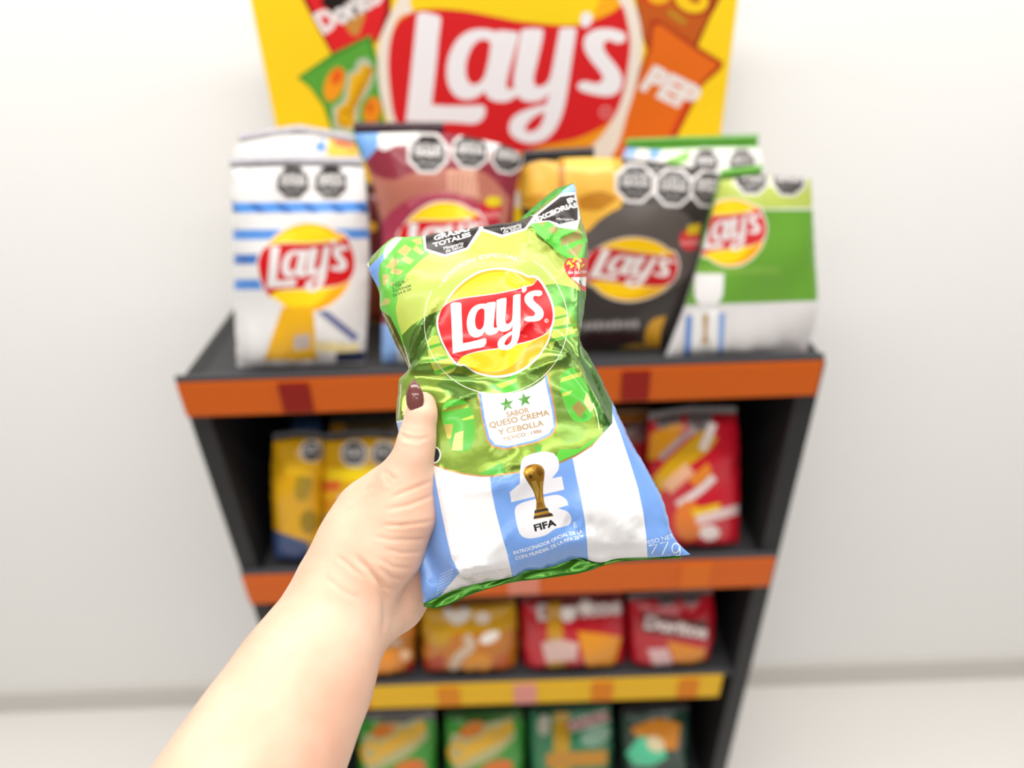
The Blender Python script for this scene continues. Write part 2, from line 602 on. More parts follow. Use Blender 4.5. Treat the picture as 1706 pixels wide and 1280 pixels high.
def strip_mesh(name, A, B, m, parent, thick=0.0006, N=(0, -1, 0), wave=0.0, nw=40, rows=4, freq=0.9):
    """a crimped seal between two point rows"""
    A, B = np.array(A), np.array(B)
    n = nw
    s = np.linspace(0, 1, len(A)); q = np.linspace(0, 1, n)
    A = np.stack([np.interp(q, s, A[:, k]) for k in range(3)], 1)
    B = np.stack([np.interp(q, s, B[:, k]) for k in range(3)], 1)
    N = np.array(N, float)
    V, Fc = [], []
    for side in (1, -1):
        for r in range(rows):
            t = r / (rows - 1)
            w = wave * (np.sin(q * n * freq) + 0.7 * np.sin(q * n * freq * 0.43 + 4 * t)) * math.sin(math.pi * min(1, t + 0.15)) + side * thick / 2
            V.append(A * (1 - t) + B * t + w[:, None] * N)
    V = np.concatenate(V)
    for si in range(2):
        for r in range(rows - 1):
            for i in range(n - 1):
                a = (si * rows + r) * n + i
                f = (a, a + 1, a + n + 1, a + n)
                Fc.append(f if si == 0 else f[::-1])
    off = rows * n
    for i in range(n - 1):
        Fc.append((i, off + i, off + i + 1, i + 1))
        k = (rows - 1) * n + i
        Fc.append((k, k + 1, off + k + 1, off + k))
    return mesh_obj(name, V, Fc, m, parent, smooth=True)


#SETTING
# ------------------------------------------------------------------ the shop wall and floor
D = 0.76                                    # distance of the shelf fronts
YB = D + 0.31                               # back panel of the rack
wallm = mat('#fbfaf8', 'matte')
tag(box('wall_back', (-3.0, YB + 0.05, 0), (3.0, YB + 0.15, 3.0), wallm), 'plain white shop wall behind the snack rack', 'wall', kind='structure')
tag(box('floor', (-3.0, -2.5, -0.05), (3.0, YB + 0.05, 0), mat('#f2efeb', 'card')), 'pale shop floor under the snack rack', 'floor', kind='structure')
tag(box('baseboard_back', (-3.0, YB + 0.038, 0.0), (3.0, YB + 0.05, 0.08), mat('#dcd8d2', 'paint')), 'low pale skirting along the white wall', 'baseboard', kind='structure')

# ------------------------------------------------------------------ the rack
XL, XR = -0.43, 0.405
rack = empty('snack_display_rack', (0, D + 0.15, 0))
tag(rack, 'dark metal snack display rack with orange, yellow and green shelf edges', 'rack')
dark = mat('#2b2a2b', 'paint')
ztop = px_on_y(853, 616, D)[2]


def zrail(y0, y1):
    return px_on_y(853, y0, D)[2], px_on_y(853, y1, D)[2]


RAILS = [(*zrail(618, 674), '#cc5c0c', 'orange'), (*zrail(943, 989), '#d8620e', 'orange'), (*zrail(1135, 1170), '#ecb80c', 'yellow'), (*zrail(1338, 1373), '#4f9a2c', 'green')]
SHELF = [r[0] + 0.002 for r in RAILS]
backp = box('back_panel', (XL, YB - 0.012, 0.05), (XR, YB, SHELF[0] - 0.02), dark, rack)
for k in range(12):                          # slots down the uprights
    for sx in (XL + 0.05, XR - 0.05):
        box('slot', (sx - 0.004, YB - 0.0135, 0.12 + k * 0.075), (sx + 0.004, YB - 0.0118, 0.155 + k * 0.075), mat('#0c0c0c', 'paint'), backp)
for x0, x1 in ((XL - 0.002, XL + 0.026), (XR - 0.028, XR + 0.002)):
    box('side_panel', (x0, D + 0.004, 0.0), (x1, YB, SHELF[0] - 0.006), dark, rack, bevel=0.003)
for i, (z0, z1, c, nm) in enumerate(RAILS):
    inner = (XL + 0.027, XR - 0.029)
    sh = box('shelf', (inner[0], D + 0.006, z0 - 0.016), (inner[1], YB - 0.013, z0), mat('#3a3a3c', 'paint'), rack, bevel=0.002)
    wl, wr = (XL, XR - 0.005) if i < 2 else (XL + 0.02, 0.356)
    rl = box('price_rail', (wl, D - 0.004, z1), (wr, D + 0.005, z0), mat(c, 'paint'), sh, bevel=0.0015)
    rl['label'] = nm + ' plastic price rail'
    li = box('front_lip', (wl, D - 0.002, z0 + 0.0005), (wr, D + 0.004, z0 + 0.009), mat('#4a4a4e', 'paint'), sh, bevel=0.001)


def price_tag(i, p0, p1, col):
    z0, z1 = RAILS[i][0], RAILS[i][1]
    a = px_on_y(p0, (RAILY[i]), D)[0]; b = px_on_y(p1, RAILY[i], D)[0]
    sh = [o for o in rack.children if o.name.startswith('shelf')][i]
    box('price_tag', (a, D - 0.0065, z1 + 0.004), (b, D - 0.0045, z0 - 0.004), mat(col, 'card'), sh)


RAILY = [645, 965, 1150, 1350]
for i, a, b, c in ((0, 1034, 1080, '#8f1d12'), (0, 466, 517, '#8a1c12'), (1, 846, 898, '#e28a72'), (1, 1130, 1180, '#e0701f'), (2, 729, 765, '#df8a14'), (2, 856, 893, '#e2968a'), (2, 985, 1020, '#df8212'), (2, 1128, 1160, '#df8212'), (2, 590, 612, '#df8a14')):
    price_tag(i, a, b, c)

#SIGN
# ------------------------------------------------------------------ header sign
YS = 1.03
sign = empty('header_sign', (0, YS + 0.004, px_on_y(853, 250, YS)[2]))
tag(sign, 'yellow header sign with huge round red emblem and printed snack bags', 'sign')
sx0, sx1 = -0.322, 0.314
sz0, sz1 = SHELF[0] + 0.002, CAM[2] + 0.005
sh = Sheet((0, YS, 0), (1, 0, 0), (0, 0, 1))
A = Art()
z4, z5 = Z(490, 0, 4.611), Z(840, 0, 4.374)
z7, z8 = Z(490, 0, 4.922), Z(1000, 0, 4.922)
# red snack bag print, upper left
A.poly(z7([(-60, -260), (330, -330), (800, -120), (790, 110), (690, 330), (520, 480), (310, 450), (140, 130)]), '#8f1418', 'card', sm=False)
A.poly(z7([(-20, -240), (330, -300), (760, -100), (750, 90), (690, 300), (520, 470), (320, 440), (170, 110)]), '#dd2227', 'card', sm=False)
A.poly(z7([(210, 20), (300, -90), (560, -60), (640, 60), (520, 170), (440, 220), (330, 120)]), '#1f1510', 'card', sm=False)
A.poly(z7([(480, 150), (560, 70), (585, 110), (530, 290), (470, 290), (410, 200)]), '#c98a3c', 'card')
A.text('Doritos', z7([(235, 275)])[0], z7([(800, -40)])[0], 34, '#ece4e2', 'card', offset=0.06)
# green bag print
A.poly(z7([(25, 635), (310, 440), (625, 285), (665, 420), (700, 560), (740, 1000), (760, 1300), (420, 1330), (300, 1060), (240, 870), (130, 720)]), '#3f8f2c', 'card', sm=False)
A.poly(z7([(60, 630), (330, 480), (600, 330), (640, 440), (680, 580), (700, 800), (560, 1100), (330, 1000), (250, 830)]), '#5aa23a', 'card', sm=False)
A.ell(*z7([(330, 690)])[0], 16, 30, '#f29a1c', 'card', 20)
A.ell(*z7([(350, 630)])[0], 9, 14, '#e8601a', 'card', 20)
A.ell(*z7([(640, 910)])[0], 15, 24, '#ee8f1a', 'card', 10)
A.ell(*z7([(620, 880)])[0], 6, 10, '#d8641a', 'card', 0)
A.poly(z7([(440, 590), (490, 575), (520, 490), (590, 470), (640, 530), (660, 620), (610, 760), (540, 860), (520, 1040), (440, 1100), (320, 1060), (310, 880), (390, 820), (420, 700)]), '#b9c3a8', 'card')
A.poly(z7([(470, 610), (530, 600), (550, 540), (590, 530), (625, 590), (610, 680), (540, 790), (500, 880), (490, 1020), (440, 1060), (350, 1010), (360, 890), (430, 840), (450, 720)]), '#ecb418', 'card')
A.text('Cheetos', z7([(420, 1060)])[0], z7([(660, 560)])[0], 18, '#c98f10', 'card', offset=0.05)
# brown bag print, upper right
A.poly(z8([(280, -60), (300, 60), (330, 250), (400, 460), (700, 420), (790, 400), (900, 150), (1010, -60)]), '#8c2f16', 'card', sm=False)
A.poly(z8([(290, -60), (315, 60), (340, 250), (420, 430), (700, 380), (770, 370), (880, 140), (960, -60)]), '#c05a1c', 'card', sm=False)
A.ell(*z8([(460, -40)])[0], 26, 18, '#d63a1c', 'card')
A.ell(*z8([(480, -45)])[0], 20, 16, '#f0b81c', 'card')
A.ell(*z8([(760, 0)])[0], 33, 26, '#a22a18', 'card', 20)
A.ell(*z8([(750, -5)])[0], 29, 22, '#f6c81e', 'card', 20)
A.ell(*z8([(775, -10)])[0], 10, 7, '#b5521c', 'card', 20)
A.line(z8([(560, 90), (700, 190)]), 9, '#b98a22', 'card')
# orange bag print with lettering
A.poly(z8([(410, 170), (480, 160), (800, 380), (1010, 510), (990, 570), (840, 700), (610, 1160), (540, 1260), (60, 1300), (200, 900), (380, 420)]), '#b03a1a', 'card', sm=False)
A.poly(z8([(440, 215), (490, 200), (780, 410), (970, 530), (830, 670), (740, 830), (560, 1120), (500, 1240), (60, 1290), (220, 900), (420, 400)]), '#e46c1a', 'card', sm=False)
A.line(z8([(810, 720), (700, 880), (580, 1120)]), 6, '#d53a1c', 'card')
A.text('PEP', z8([(325, 715)])[0], z8([(735, 915)])[0], 42, '#ece4e0', 'card', offset=0.06, shear=0.12)
# the emblem
A.poly([(1070, 85), (1066, 35), (1052, -5), (1020, -60), (960, -110), (850, -135), (750, -115), (690, -60), (663, 0), (646, 32), (633, 65), (629, 98), (631, 141), (640, 184), (660, 235), (700, 290), (770, 330), (860, 345), (950, 320), (1020, 260), (1046, 187), (1060, 140)], '#efe2d4', 'card')
A.poly([(1032, 2), (1012, -45), (950, -92), (850, -115), (760, -95), (705, -45), (683, 0), (690, 24), (780, 32), (880, 52), (970, 50), (1030, 30), (1042, 23)], '#f8d31c', 'card')
A.poly([(1032, 2), (1012, -45), (950, -92), (930, -70), (985, -30), (1000, 0), (985, 30), (960, 48), (1030, 30), (1042, 23)], '#f9ae1c', 'card')
A.poly([(1049, 75), (1046, 114), (1037, 160), (1020, 199), (1000, 229), (960, 265), (860, 320), (770, 305), (700, 260), (675, 225), (657, 195), (650, 152), (647, 108), (651, 65), (663, 32), (685, 22)], '#f39a1c', 'card')
A.poly([(685, 22), (696, 17), (728, 15), (772, 18), (815, 26), (860, 35), (886, 38), (931, 42), (968, 41), (1000, 30), (1023, 19), (1036, 8), (1042, 23), (1050, 69), (1046, 114), (1037, 160), (1020, 199), (989, 219), (954, 233), (908, 242), (850, 258), (760, 268), (690, 250), (672, 225), (657, 195), (650, 152), (647, 108), (651, 65), (663, 38)], '#d92125', 'card')
emblem(A, ((695, 22), (676, 203), (977, 33)), letters_only=True, letters='#f3eef0', fin='card')
A.ell(1009, 187, 10, 10, '#e59a98', 'card')
A.ell(1009, 187, 7, 7, '#d5383a', 'card')
outl = np.array([(sx0, sz0), (sx1, sz0), (sx1, sz1), (sx0, sz1)])
print_mesh('printed_face', sh, outl, A, '#fad01e', 0.03, sign, 'card', smooth=False)
box('board', (sx0, YS + 0.0006, sz0), (sx1, YS + 0.008, sz1), mat('#e8e0d0', 'card'), sign)
for x in (sx0 + 0.06, sx1 - 0.06):
    box('bracket', (x - 0.012, YS + 0.0085, sz0), (x + 0.012, YS + 0.014, sz1 - 0.1), dark, sign)

#BAGS
# ------------------------------------------------------------------ bags on the shelves
def shelf_bag(label, shelf, yoff, lean, top, bottom, art, base, fin='gloss', T=0.034, Tb=0.024, seal='#c9c4c2', group=None, yaw=0.0, step=0.008, seal_h=0.012):
    """top: pixel points from left to right round the upper outline; bottom: (left, right) pixel columns on the shelf"""
    zs = SHELF[shelf] + 0.001
    a = math.radians(lean); yw = math.radians(yaw)
    Vd = np.array([0, math.sin(a), math.cos(a)])
    Ud = np.array([math.cos(yw), math.sin(yw), 0])
    s = Sheet((0, D + yoff, zs), Ud, Vd)
    up = s.hit(top)
    bl = []
    for px in bottom:
        ys = np.arange(300, 1700, 4.0)
        uv = s.hit(np.stack([np.full(len(ys), px), ys], 1))
        bl.append((np.interp(0, uv[::-1, 1], uv[::-1, 0]), 0.0))
    out = np.array([bl[0]] + [tuple(p) for p in up] + [bl[1]])
    out = out[::-1]
    ctr = out.mean(0)
    # rounded corners
    ring = smooth_ring(out, 6, 40)
    w = out[:, 0].max() - out[:, 0].min()
    hh = out[:, 1].max()
    ph = random.random() * 6

    def extra(uv):
        d_top = np.clip((hh - uv[:, 1]) / hh, 0, 1); d_bot = np.clip(uv[:, 1] / hh, 0, 1)
        pl = np.sin(uv[:, 0] * 190 + ph + 3 * np.sin(uv[:, 1] * 30 + ph)) * 0.0022 * (np.exp(-d_top / 0.14) + np.exp(-d_bot / 0.12))
        return pl + 0.0016 * np.sin(uv[:, 0] * 47 + uv[:, 1] * 38 + ph) + 0.0014 * np.sin(uv[:, 0] * 31 - uv[:, 1] * 66 + 2 * ph)
    s.field = Puff(ring, T, n=60, iters=450, extra=extra)
    cen = s.point(np.array([[ctr[0], 0.0]]))[0]
    root = empty('chip_bag', (cen[0], cen[1], zs))
    tag(root, label, 'chip bag', group)
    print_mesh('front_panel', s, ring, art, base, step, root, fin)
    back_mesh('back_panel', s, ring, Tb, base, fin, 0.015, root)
    e0 = np.array([s.O + p[0] * s.U + p[1] * s.V for p in up])
    # crimped seal along the top edge between the two upper corners
    e1 = e0 + np.array(Vd) * seal_h
    strip_mesh('top_seal', e0[SEAL[0]:SEAL[1]] if SEAL else e0, e1[SEAL[0]:SEAL[1]] if SEAL else e1, mat(seal, 'gloss'), root, 0.0005, s.N, 0.0007, 60, 3)
    return root


SEAL = None
G1, G2, G3, G4 = ('chip bags on the top shelf', 'snack bags on the second shelf', 'snack bags on the third shelf', 'snack bags on the bottom shelf')


def logo_ref(cx, cy, r, rot=0):
    """reference points of the emblem for a centre, radius and turn"""
    c0 = np.array((915, 778.0)); k = r / 470.0
    a = math.radians(rot); M = np.array([[math.cos(a), -math.sin(a)], [math.sin(a), math.cos(a)]])
    return [tuple(np.array((cx, cy)) + M @ ((np.array(p) - c0) * k)) for p in LOGO_REF]


# --- top shelf, back row
SEAL = (1, 4)
A = Art()
A.poly([(380, 250), (600, 250), (600, 262), (380, 262)], '#e9e6e4', sm=False)
A.poly([(522, 240), (540, 232), (545, 250), (530, 254)], '#5f95dc', sm=False)
A.poly([(548, 226), (596, 240), (596, 300), (540, 300)], '#f4c02a', sm=False)
A.poly([(556, 230), (590, 240), (588, 250), (556, 244)], '#ee7a3a', sm=False)
shelf_bag('white and orange chip bag half hidden at the back above the blue-striped bag', 0, 0.155, 9, [(388, 262), (400, 238), (500, 224), (592, 240), (604, 275)], (392, 604), A, '#ece8e4', group=G1, seal='#c3bfc6', T=0.03)
A = Art()
A.ell(616, 378, 12, 9, '#d8a21c')
A.poly([(596, 424), (700, 424), (700, 445), (596, 445)], '#22335c', sm=False)
A.poly([(610, 470), (660, 470), (660, 600), (610, 600)], '#8a3f22', sm=False)
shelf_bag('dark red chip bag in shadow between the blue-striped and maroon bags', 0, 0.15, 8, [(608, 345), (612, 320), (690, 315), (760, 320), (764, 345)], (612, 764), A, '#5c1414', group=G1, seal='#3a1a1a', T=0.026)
A = Art()
A.poly([(1040, 244), (1062, 244), (1060, 262), (1038, 262)], '#8fb4ea', sm=False)
A.poly([(1082, 248), (1102, 248), (1098, 264), (1080, 264)], '#7fa9e6', sm=False)
A.poly([(1108, 268), (1150, 250), (1148, 268), (1118, 280)], '#7fbe4a', sm=False)
A.poly([(1030, 236), (1330, 236), (1330, 246), (1200, 246), (1100, 250), (1030, 246)], '#5fa636', sm=False)
A.octagon(1176, 270, 26)
A.octagon(1236, 270, 26)
shelf_bag('white, green and blue chip bag peeking over the black chip bag', 0, 0.155, 9, [(1034, 275), (1042, 247), (1140, 243), (1262, 240), (1272, 275)], (1034, 1272), A, '#efece6', group=G1, seal='#58a02e', T=0.03)

# --- top shelf, front row
A = Art()
for cx in (488, 551):
    A.octagon(cx, 304, 34)
for q, c in ((338, '#5c9be8'), (383, '#5c93dc'), (424, '#4a78c0'), (466, '#5c93dc')):
    A.poly([(360, q), (640, q - 2), (640, q + 15), (360, q + 17)], c, sm=False)
for x in range(370, 640, 44):
    A.poly([(x, 338), (x + 14, 338), (x + 30, 355), (x + 14, 355)], '#3f76c4', sm=False)
A.poly([(555, 398), (640, 398), (640, 600), (480, 600)], '#e6e2de', sm=False)
emblem(A, logo_ref(510, 446, 80, 8), n=3)
A.poly([(470, 512), (522, 510), (528, 600), (440, 600)], '#f0b41e', sm=False)
A.poly([(490, 560), (516, 556), (516, 580), (490, 584)], '#c3b3ae', sm=False)
A.poly([(527, 518), (545, 518), (598, 560), (590, 570)], '#6a6f9c', sm=False)
A.poly([(525, 530), (580, 566), (525, 566)], '#f6f2ee', sm=False)
A.poly([(524, 568), (600, 574), (596, 588), (524, 586)], '#f0dca0')
A.poly([(560, 588), (640, 582), (640, 602), (560, 604)], '#2c3350', sm=False)
shelf_bag('white chip bag with sky-blue stripes and round emblem, at the left end', 0, 0.030, 10, [(388, 330), (384, 280), (490, 277), (606, 279), (612, 330), (616, 440)], (396, 608), A, '#e9e7e6', group=G1, seal='#bcb8bf')

A = Art()
A.poly([(560, 200), (640, 200), (634, 240), (610, 268), (580, 262)], '#7fb0ee', sm=False)
A.poly([(634, 200), (720, 205), (700, 240), (660, 242), (640, 252), (628, 246)], '#efece8', sm=False)
A.poly([(780, 205), (920, 240), (900, 275), (850, 270), (800, 240)], '#e6e2e2', sm=False)
A.poly([(600, 280), (650, 300), (700, 285), (800, 285), (850, 330), (830, 480), (620, 480)], '#b87260')
A.poly([(745, 282), (792, 285), (800, 330), (745, 318)], '#d8a088', sm=False)
for x in range(640, 840, 8):
    A.line([(x, 286 + abs(x - 735) * 0.12), (735 + (x - 735) * 0.86, 345 + abs(x - 735) * 0.2)], 1.6, '#a35f52', sm=False)
A.ell(735, 405, 108, 84, '#a83a50')
A.text_path('EDICION ESPECIAL', [(684, 345), (710, 331), (740, 327), (776, 334)], 9, '#d98a94')
A.octagon(713, 255, 37, 2)
A.octagon(784, 251, 34, 6)
A.octagon(846, 262, 30, 10)
emblem(A, logo_ref(737, 405, 74, 8), n=3)
A.ell(818, 350, 17, 22, '#c2202c')
A.ell(822, 336, 14, 9, '#d8c01e')
A.text('SIN GLUTEN', (804, 364), (832, 361), 8, '#f0e0dc')
A.poly([(600, 540), (880, 540), (880, 620), (600, 620)], '#8fb4ea', sm=False)
A.poly([(662, 540), (700, 540), (690, 620), (664, 620)], '#efece8', sm=False)
shelf_bag('maroon chip bag with black octagon stamps, behind the green bag top', 0, 0.030, 10, [(638, 400), (620, 300), (590, 222), (740, 222), (850, 245), (872, 262), (858, 330), (852, 460)], (636, 852), A, '#8c3340', group=G1, seal='#3c1a26')

A = Art()
A.poly([(868, 278), (900, 268), (930, 270), (938, 252), (985, 250), (1030, 258), (1042, 290), (1036, 340), (1010, 372), (960, 392), (905, 352), (860, 345)], '#e3ad3e', 'film')
A.poly([(938, 256), (985, 254), (1020, 262), (1024, 285), (975, 288), (940, 280)], '#f0c660', 'film')
A.poly([(960, 330), (1000, 318), (1030, 330), (1000, 350), (965, 350)], '#b8791e', 'film')
A.poly([(940, 262), (930, 275), (934, 340), (955, 385), (944, 340)], '#b8791e', 'film')
A.poly([(870, 330), (905, 320), (925, 350), (900, 360)], '#c58a26', 'film')
A.ell(1065, 420, 105, 80, '#564e4a', 'film', -18)
A.octagon(1058, 305, 36, 2)
A.octagon(1122, 312, 35, 4)
A.octagon(1181, 314, 34, 6)
emblem(A, ((1004, 415), (981, 462), (1103, 427)), n=3, rim='#d8cfc6', red='#b81c20', letters='#ddd6d2', yellow='#f0c010', orange='#e0a810')
for k in range(9):
    A.ell(976 + 10.5 * k, 543.5 - 0.4 * k, 4.2, 6.0 + (k % 3), '#a39a98')
A.poly([(972, 556), (1062, 552), (1060, 574), (972, 578)], '#3a1d20', 'film', sm=False)
A.poly([(1110, 526), (1086, 534), (1074, 560), (1078, 600), (1100, 600), (1100, 560)], '#dca02a', 'film')
A.poly([(1010, 590), (1050, 574), (1084, 576), (1090, 604), (1010, 604)], '#c79a30', 'film')
A.ell(1149, 400, 17, 18, '#d0353a')
A.poly([(1146, 376), (1168, 372), (1166, 390), (1144, 392)], '#d8b81e', sm=False)
A.text('SIN GLUTEN', (1135, 408), (1164, 407), 6, '#f0e0dc')
shelf_bag('black chip bag with golden chips and tilted emblem, right of the green bag', 0, 0.046, 10, [(880, 420), (866, 330), (872, 268), (990, 262), (1110, 272), (1208, 290), (1202, 350), (1176, 440)], (884, 1160), A, '#38322f', group=G1, seal='#2a2626', T=0.032, Tb=0.018)

A = Art()
A.poly([(1120, 260), (1400, 260), (1400, 345), (1180, 350)], '#bccb62', sm=False)
A.poly([(1120, 350), (1400, 350), (1400, 505), (1120, 520)], '#6aa238', sm=False)
A.octagon(1252, 296, 32, 4)
A.octagon(1314, 298, 32, 4)
emblem(A, logo_ref(1216, 388, 60, 4), n=3, red='#d8363c')
A.poly([(1150, 446), (1300, 444), (1300, 456), (1150, 458)], '#7cab44', sm=False)
A.poly([(1157, 456), (1206, 456), (1204, 492), (1196, 506), (1166, 508), (1158, 496)], '#f0edec')
A.poly([(1100, 510), (1400, 500), (1400, 620), (1060, 620)], '#e2dede', sm=False)
A.poly([(1143, 526), (1154, 526), (1150, 606), (1138, 606)], '#6a92d2', sm=False)
A.poly([(1196, 522), (1208, 522), (1204, 606), (1192, 606)], '#7fa4dc', sm=False)
A.poly([(1154, 516), (1198, 516), (1196, 590), (1152, 592)], '#f2f0ee', sm=False)
A.poly([(1171, 524), (1180, 524), (1178, 560), (1182, 572), (1168, 572), (1172, 560)], '#b58c3a')
shelf_bag('lime and white chip bag standing at the right end of the top shelf', 0, 0.018, 7, [(1140, 510), (1168, 420), (1200, 300), (1268, 292), (1350, 298), (1356, 420), (1360, 520)], (1108, 1342), A, '#e6e4e2', group=G1, seal='#64a83a', T=0.024, Tb=0.008)

# --- second shelf
SEAL = (1, 4)
A = Art()
A.poly([(480, 690), (540, 690), (540, 760), (480, 760)], '#2c4a72', sm=False)
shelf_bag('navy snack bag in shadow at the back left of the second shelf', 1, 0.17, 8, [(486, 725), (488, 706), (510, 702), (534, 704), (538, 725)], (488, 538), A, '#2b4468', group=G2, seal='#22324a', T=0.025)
A = Art()
A.poly([(545, 700), (575, 700), (575, 725), (545, 725)], '#c08a1c', sm=False)
shelf_bag('dark snack bag with gold patch behind the yellow bag beside the thumb', 1, 0.17, 8, [(548, 730), (552, 708), (610, 704), (668, 704), (672, 730)], (552, 672), A, '#6b5a3c', group=G2, seal='#3a342c', T=0.025)
for k, lab in enumerate(('yellow snack bag at the far left of the second shelf', 'yellow snack bag with black octagon stamp just left of the thumb')):
    x0 = 456 + 85 * k; bw = 82 + 51 * k
    A = Art()
    if k == 0:
        A.octagon(x0 + 63, 752, 20)
        A.ell(x0 + 49, 810, 14, 26, '#a88a1c', rot=10)
        A.poly([(x0 + 20, 770), (x0 + 98, 770), (x0 + 98, 800), (x0 + 20, 790)], '#f4be22', sm=False)
        A.ell(x0 + 59, 870, 16, 20, '#9a7c18')
        A.poly([(x0 - 10, 880), (x0 + 60, 905), (x0 + 60, 950), (x0 - 10, 950)], '#3a4d78', sm=False)
    else:
        A.octagon(x0 + 49, 756, 24)
        A.octagon(x0 + 98, 756, 22)
        A.poly([(x0, 782), (x0 + 130, 776), (x0 + 130, 806), (x0, 800)], '#f7d41c', sm=False)
        A.poly([(x0 - 4, 803), (x0 + 25, 800), (x0 + 25, 818), (x0 - 4, 820)], '#d8642a', sm=False)
        A.poly([(x0, 832), (x0 + 24, 832), (x0 + 24, 852), (x0, 852)], '#d08a18', sm=False)
        A.poly([(x0 + 24, 826), (x0 + 46, 824), (x0 + 40, 850), (x0 + 24, 850)], '#efe4de', sm=False)
        A.poly([(x0, 858), (x0 + 20, 858), (x0 + 20, 876), (x0, 876)], '#a8906c', sm=False)
    shelf_bag(lab, 1, 0.027, 9, [(x0 - 2, 790), (x0, 735), (x0 + bw / 2, 729), (x0 + bw - 1, 732), (x0 + bw + 1, 790)], (x0 + 2, x0 + bw - 2), A, '#dba414', group=G2, seal='#5c5a5e')
A = Art()
A.poly([(1000, 660), (1078, 660), (1078, 700), (1000, 706)], '#c47a1e', sm=False)
A.poly([(1040, 706), (1080, 700), (1080, 735), (1050, 740)], '#6a4a44', sm=False)
A.ell(1034, 680, 9, 8, '#f0a890')  # pale highlight on the film, painted as a pink dot
shelf_bag('dark red snack bag partly behind the green bag, second shelf', 1, 0.060, 8, [(974, 735), (976, 700), (1030, 694), (1084, 694), (1088, 735)], (980, 1086), A, '#8a1018', group=G2, seal='#7a4c1c')
A = Art()
A.octagon(1114, 702, 22, rim='#9a8e8e', dark='#6a5e5e')
A.octagon(1166, 700, 22, rim='#9a8e8e', dark='#6a5e5e')
A.poly([(1084, 722), (1130, 704), (1140, 712), (1108, 760), (1078, 768)], '#e79a1c')
A.poly([(1085, 800), (1120, 760), (1170, 716), (1196, 730), (1180, 752), (1130, 790), (1100, 822)], '#d8a416')
A.line([(1100, 765), (1140, 728), (1160, 716)], 10, '#b8a4a4')
A.line([(1170, 750), (1182, 722), (1188, 705)], 14, '#f0e0d8')
A.line([(1110, 815), (1150, 780)], 22, '#e8b08c')
A.poly([(1146, 800), (1180, 770), (1186, 790), (1160, 812)], '#e8861c')
A.line([(1128, 842), (1165, 818), (1190, 795)], 12, '#eadcd8')
A.ell(1148, 868, 24, 34, '#e87c26')
A.poly([(1150, 850), (1200, 838), (1200, 852), (1156, 862)], '#ecbe1a')
A.line([(1160, 868), (1196, 858), (1240, 846)], 16, '#e8ccc8')
A.ell(1182, 888, 17, 13, '#f6e6e0')
shelf_bag('red snack bag with yellow and white diagonal flashes, right of the green bag', 1, 0.027, 9, [(1078, 740), (1080, 700), (1150, 690), (1226, 690), (1230, 740)], (1082, 1230), A, '#c9152a', group=G2, seal='#8f8888')

# --- third shelf
A = Art()
A.poly([(560, 1060), (700, 1060), (700, 1084), (560, 1080)], '#b06e14', sm=False)
A.line([(628, 1071), (668, 1070)], 12, '#b09a8a')
A.ell(640, 1110, 20, 26, '#f0921c')
A.ell(676, 1092, 9, 9, '#f2c8a0')
A.poly([(676, 1105), (700, 1100), (700, 1140), (670, 1140)], '#a81a14', sm=False)
shelf_bag('orange snack bag under the wrist on the third shelf', 2, 0.027, 9, [(560, 1040), (562, 1010), (628, 1008), (690, 1006), (693, 1040)], (564, 690), A, '#d8821a', group=G3, seal='#a85c14')
A = Art()
A.poly([(700, 1000), (868, 1000), (868, 1050), (700, 1060)], '#cf9a16', sm=False)
A.poly([(735, 1022), (745, 1010), (760, 1020), (775, 1008), (786, 1020), (776, 1036), (758, 1042)], '#e8dcd0')
A.ell(804, 1030, 13, 10, '#ecd8c8')
A.ell(816, 1062, 18, 9, '#efe6dc', rot=-25)
A.ell(730, 1060, 22, 18, '#c49414')
A.line([(775, 1060), (785, 1076), (760, 1100), (755, 1130)], 16, '#c8b098')
A.poly([(700, 1100), (740, 1092), (745, 1140), (700, 1140)], '#a83a14')
A.ell(800, 1110, 26, 20, '#d88c1e')
A.ell(836, 1110, 18, 20, '#c05c1c')
shelf_bag('golden orange snack bag with white blots below the green bag', 2, 0.027, 9, [(702, 1050), (703, 1012), (780, 1008), (858, 1004), (862, 1050)], (706, 860), A, '#bd7014', group=G3, seal='#9a5c12')
A = Art()
A.poly([(896, 1000), (1036, 990), (1036, 1024), (896, 1034)], '#8c4a44', sm=False)
A.text('Doritos', (896, 1034), (1036, 1022), 26, '#d8c8c4', offset=0.05)
A.poly([(912, 990), (932, 990), (946, 1140), (912, 1140)], '#c99018', sm=False)
A.ell(946, 1024, 11, 13, '#f6ece4')
A.ell(976, 1010, 11, 13, '#efe2d8')
A.poly([(902, 1072), (930, 1066), (964, 1072), (960, 1100), (910, 1104)], '#dcb8ae')
A.poly([(962, 1052), (1000, 1056), (1036, 1062), (1020, 1124), (980, 1126)], '#e8961c', sm=False)
shelf_bag('red snack bag with yellow stripe and orange chip on the third shelf', 2, 0.027, 9, [(868, 1040), (869, 1004), (950, 998), (1036, 994), (1041, 1040)], (874, 1040), A, '#bf0f22', group=G3, seal='#8a1820')
A = Art()
A.octagon(1110, 994, 18, rim='#8c7c7c', dark='#6a5858')
A.octagon(1150, 992, 18, rim='#8c7c7c', dark='#6a5858')
A.poly([(1070, 1020), (1180, 1036), (1180, 1068), (1070, 1054)], '#5a2420', sm=False)
A.text('Doritos', (1073, 1046), (1177, 1064), 21, '#d8c6c2', offset=0.05)
A.poly([(1110, 1068), (1176, 1082), (1170, 1114), (1130, 1116)], '#e08a1c', sm=False)
A.poly([(1078, 1082), (1112, 1080), (1122, 1106), (1090, 1112)], '#d8b0b0')
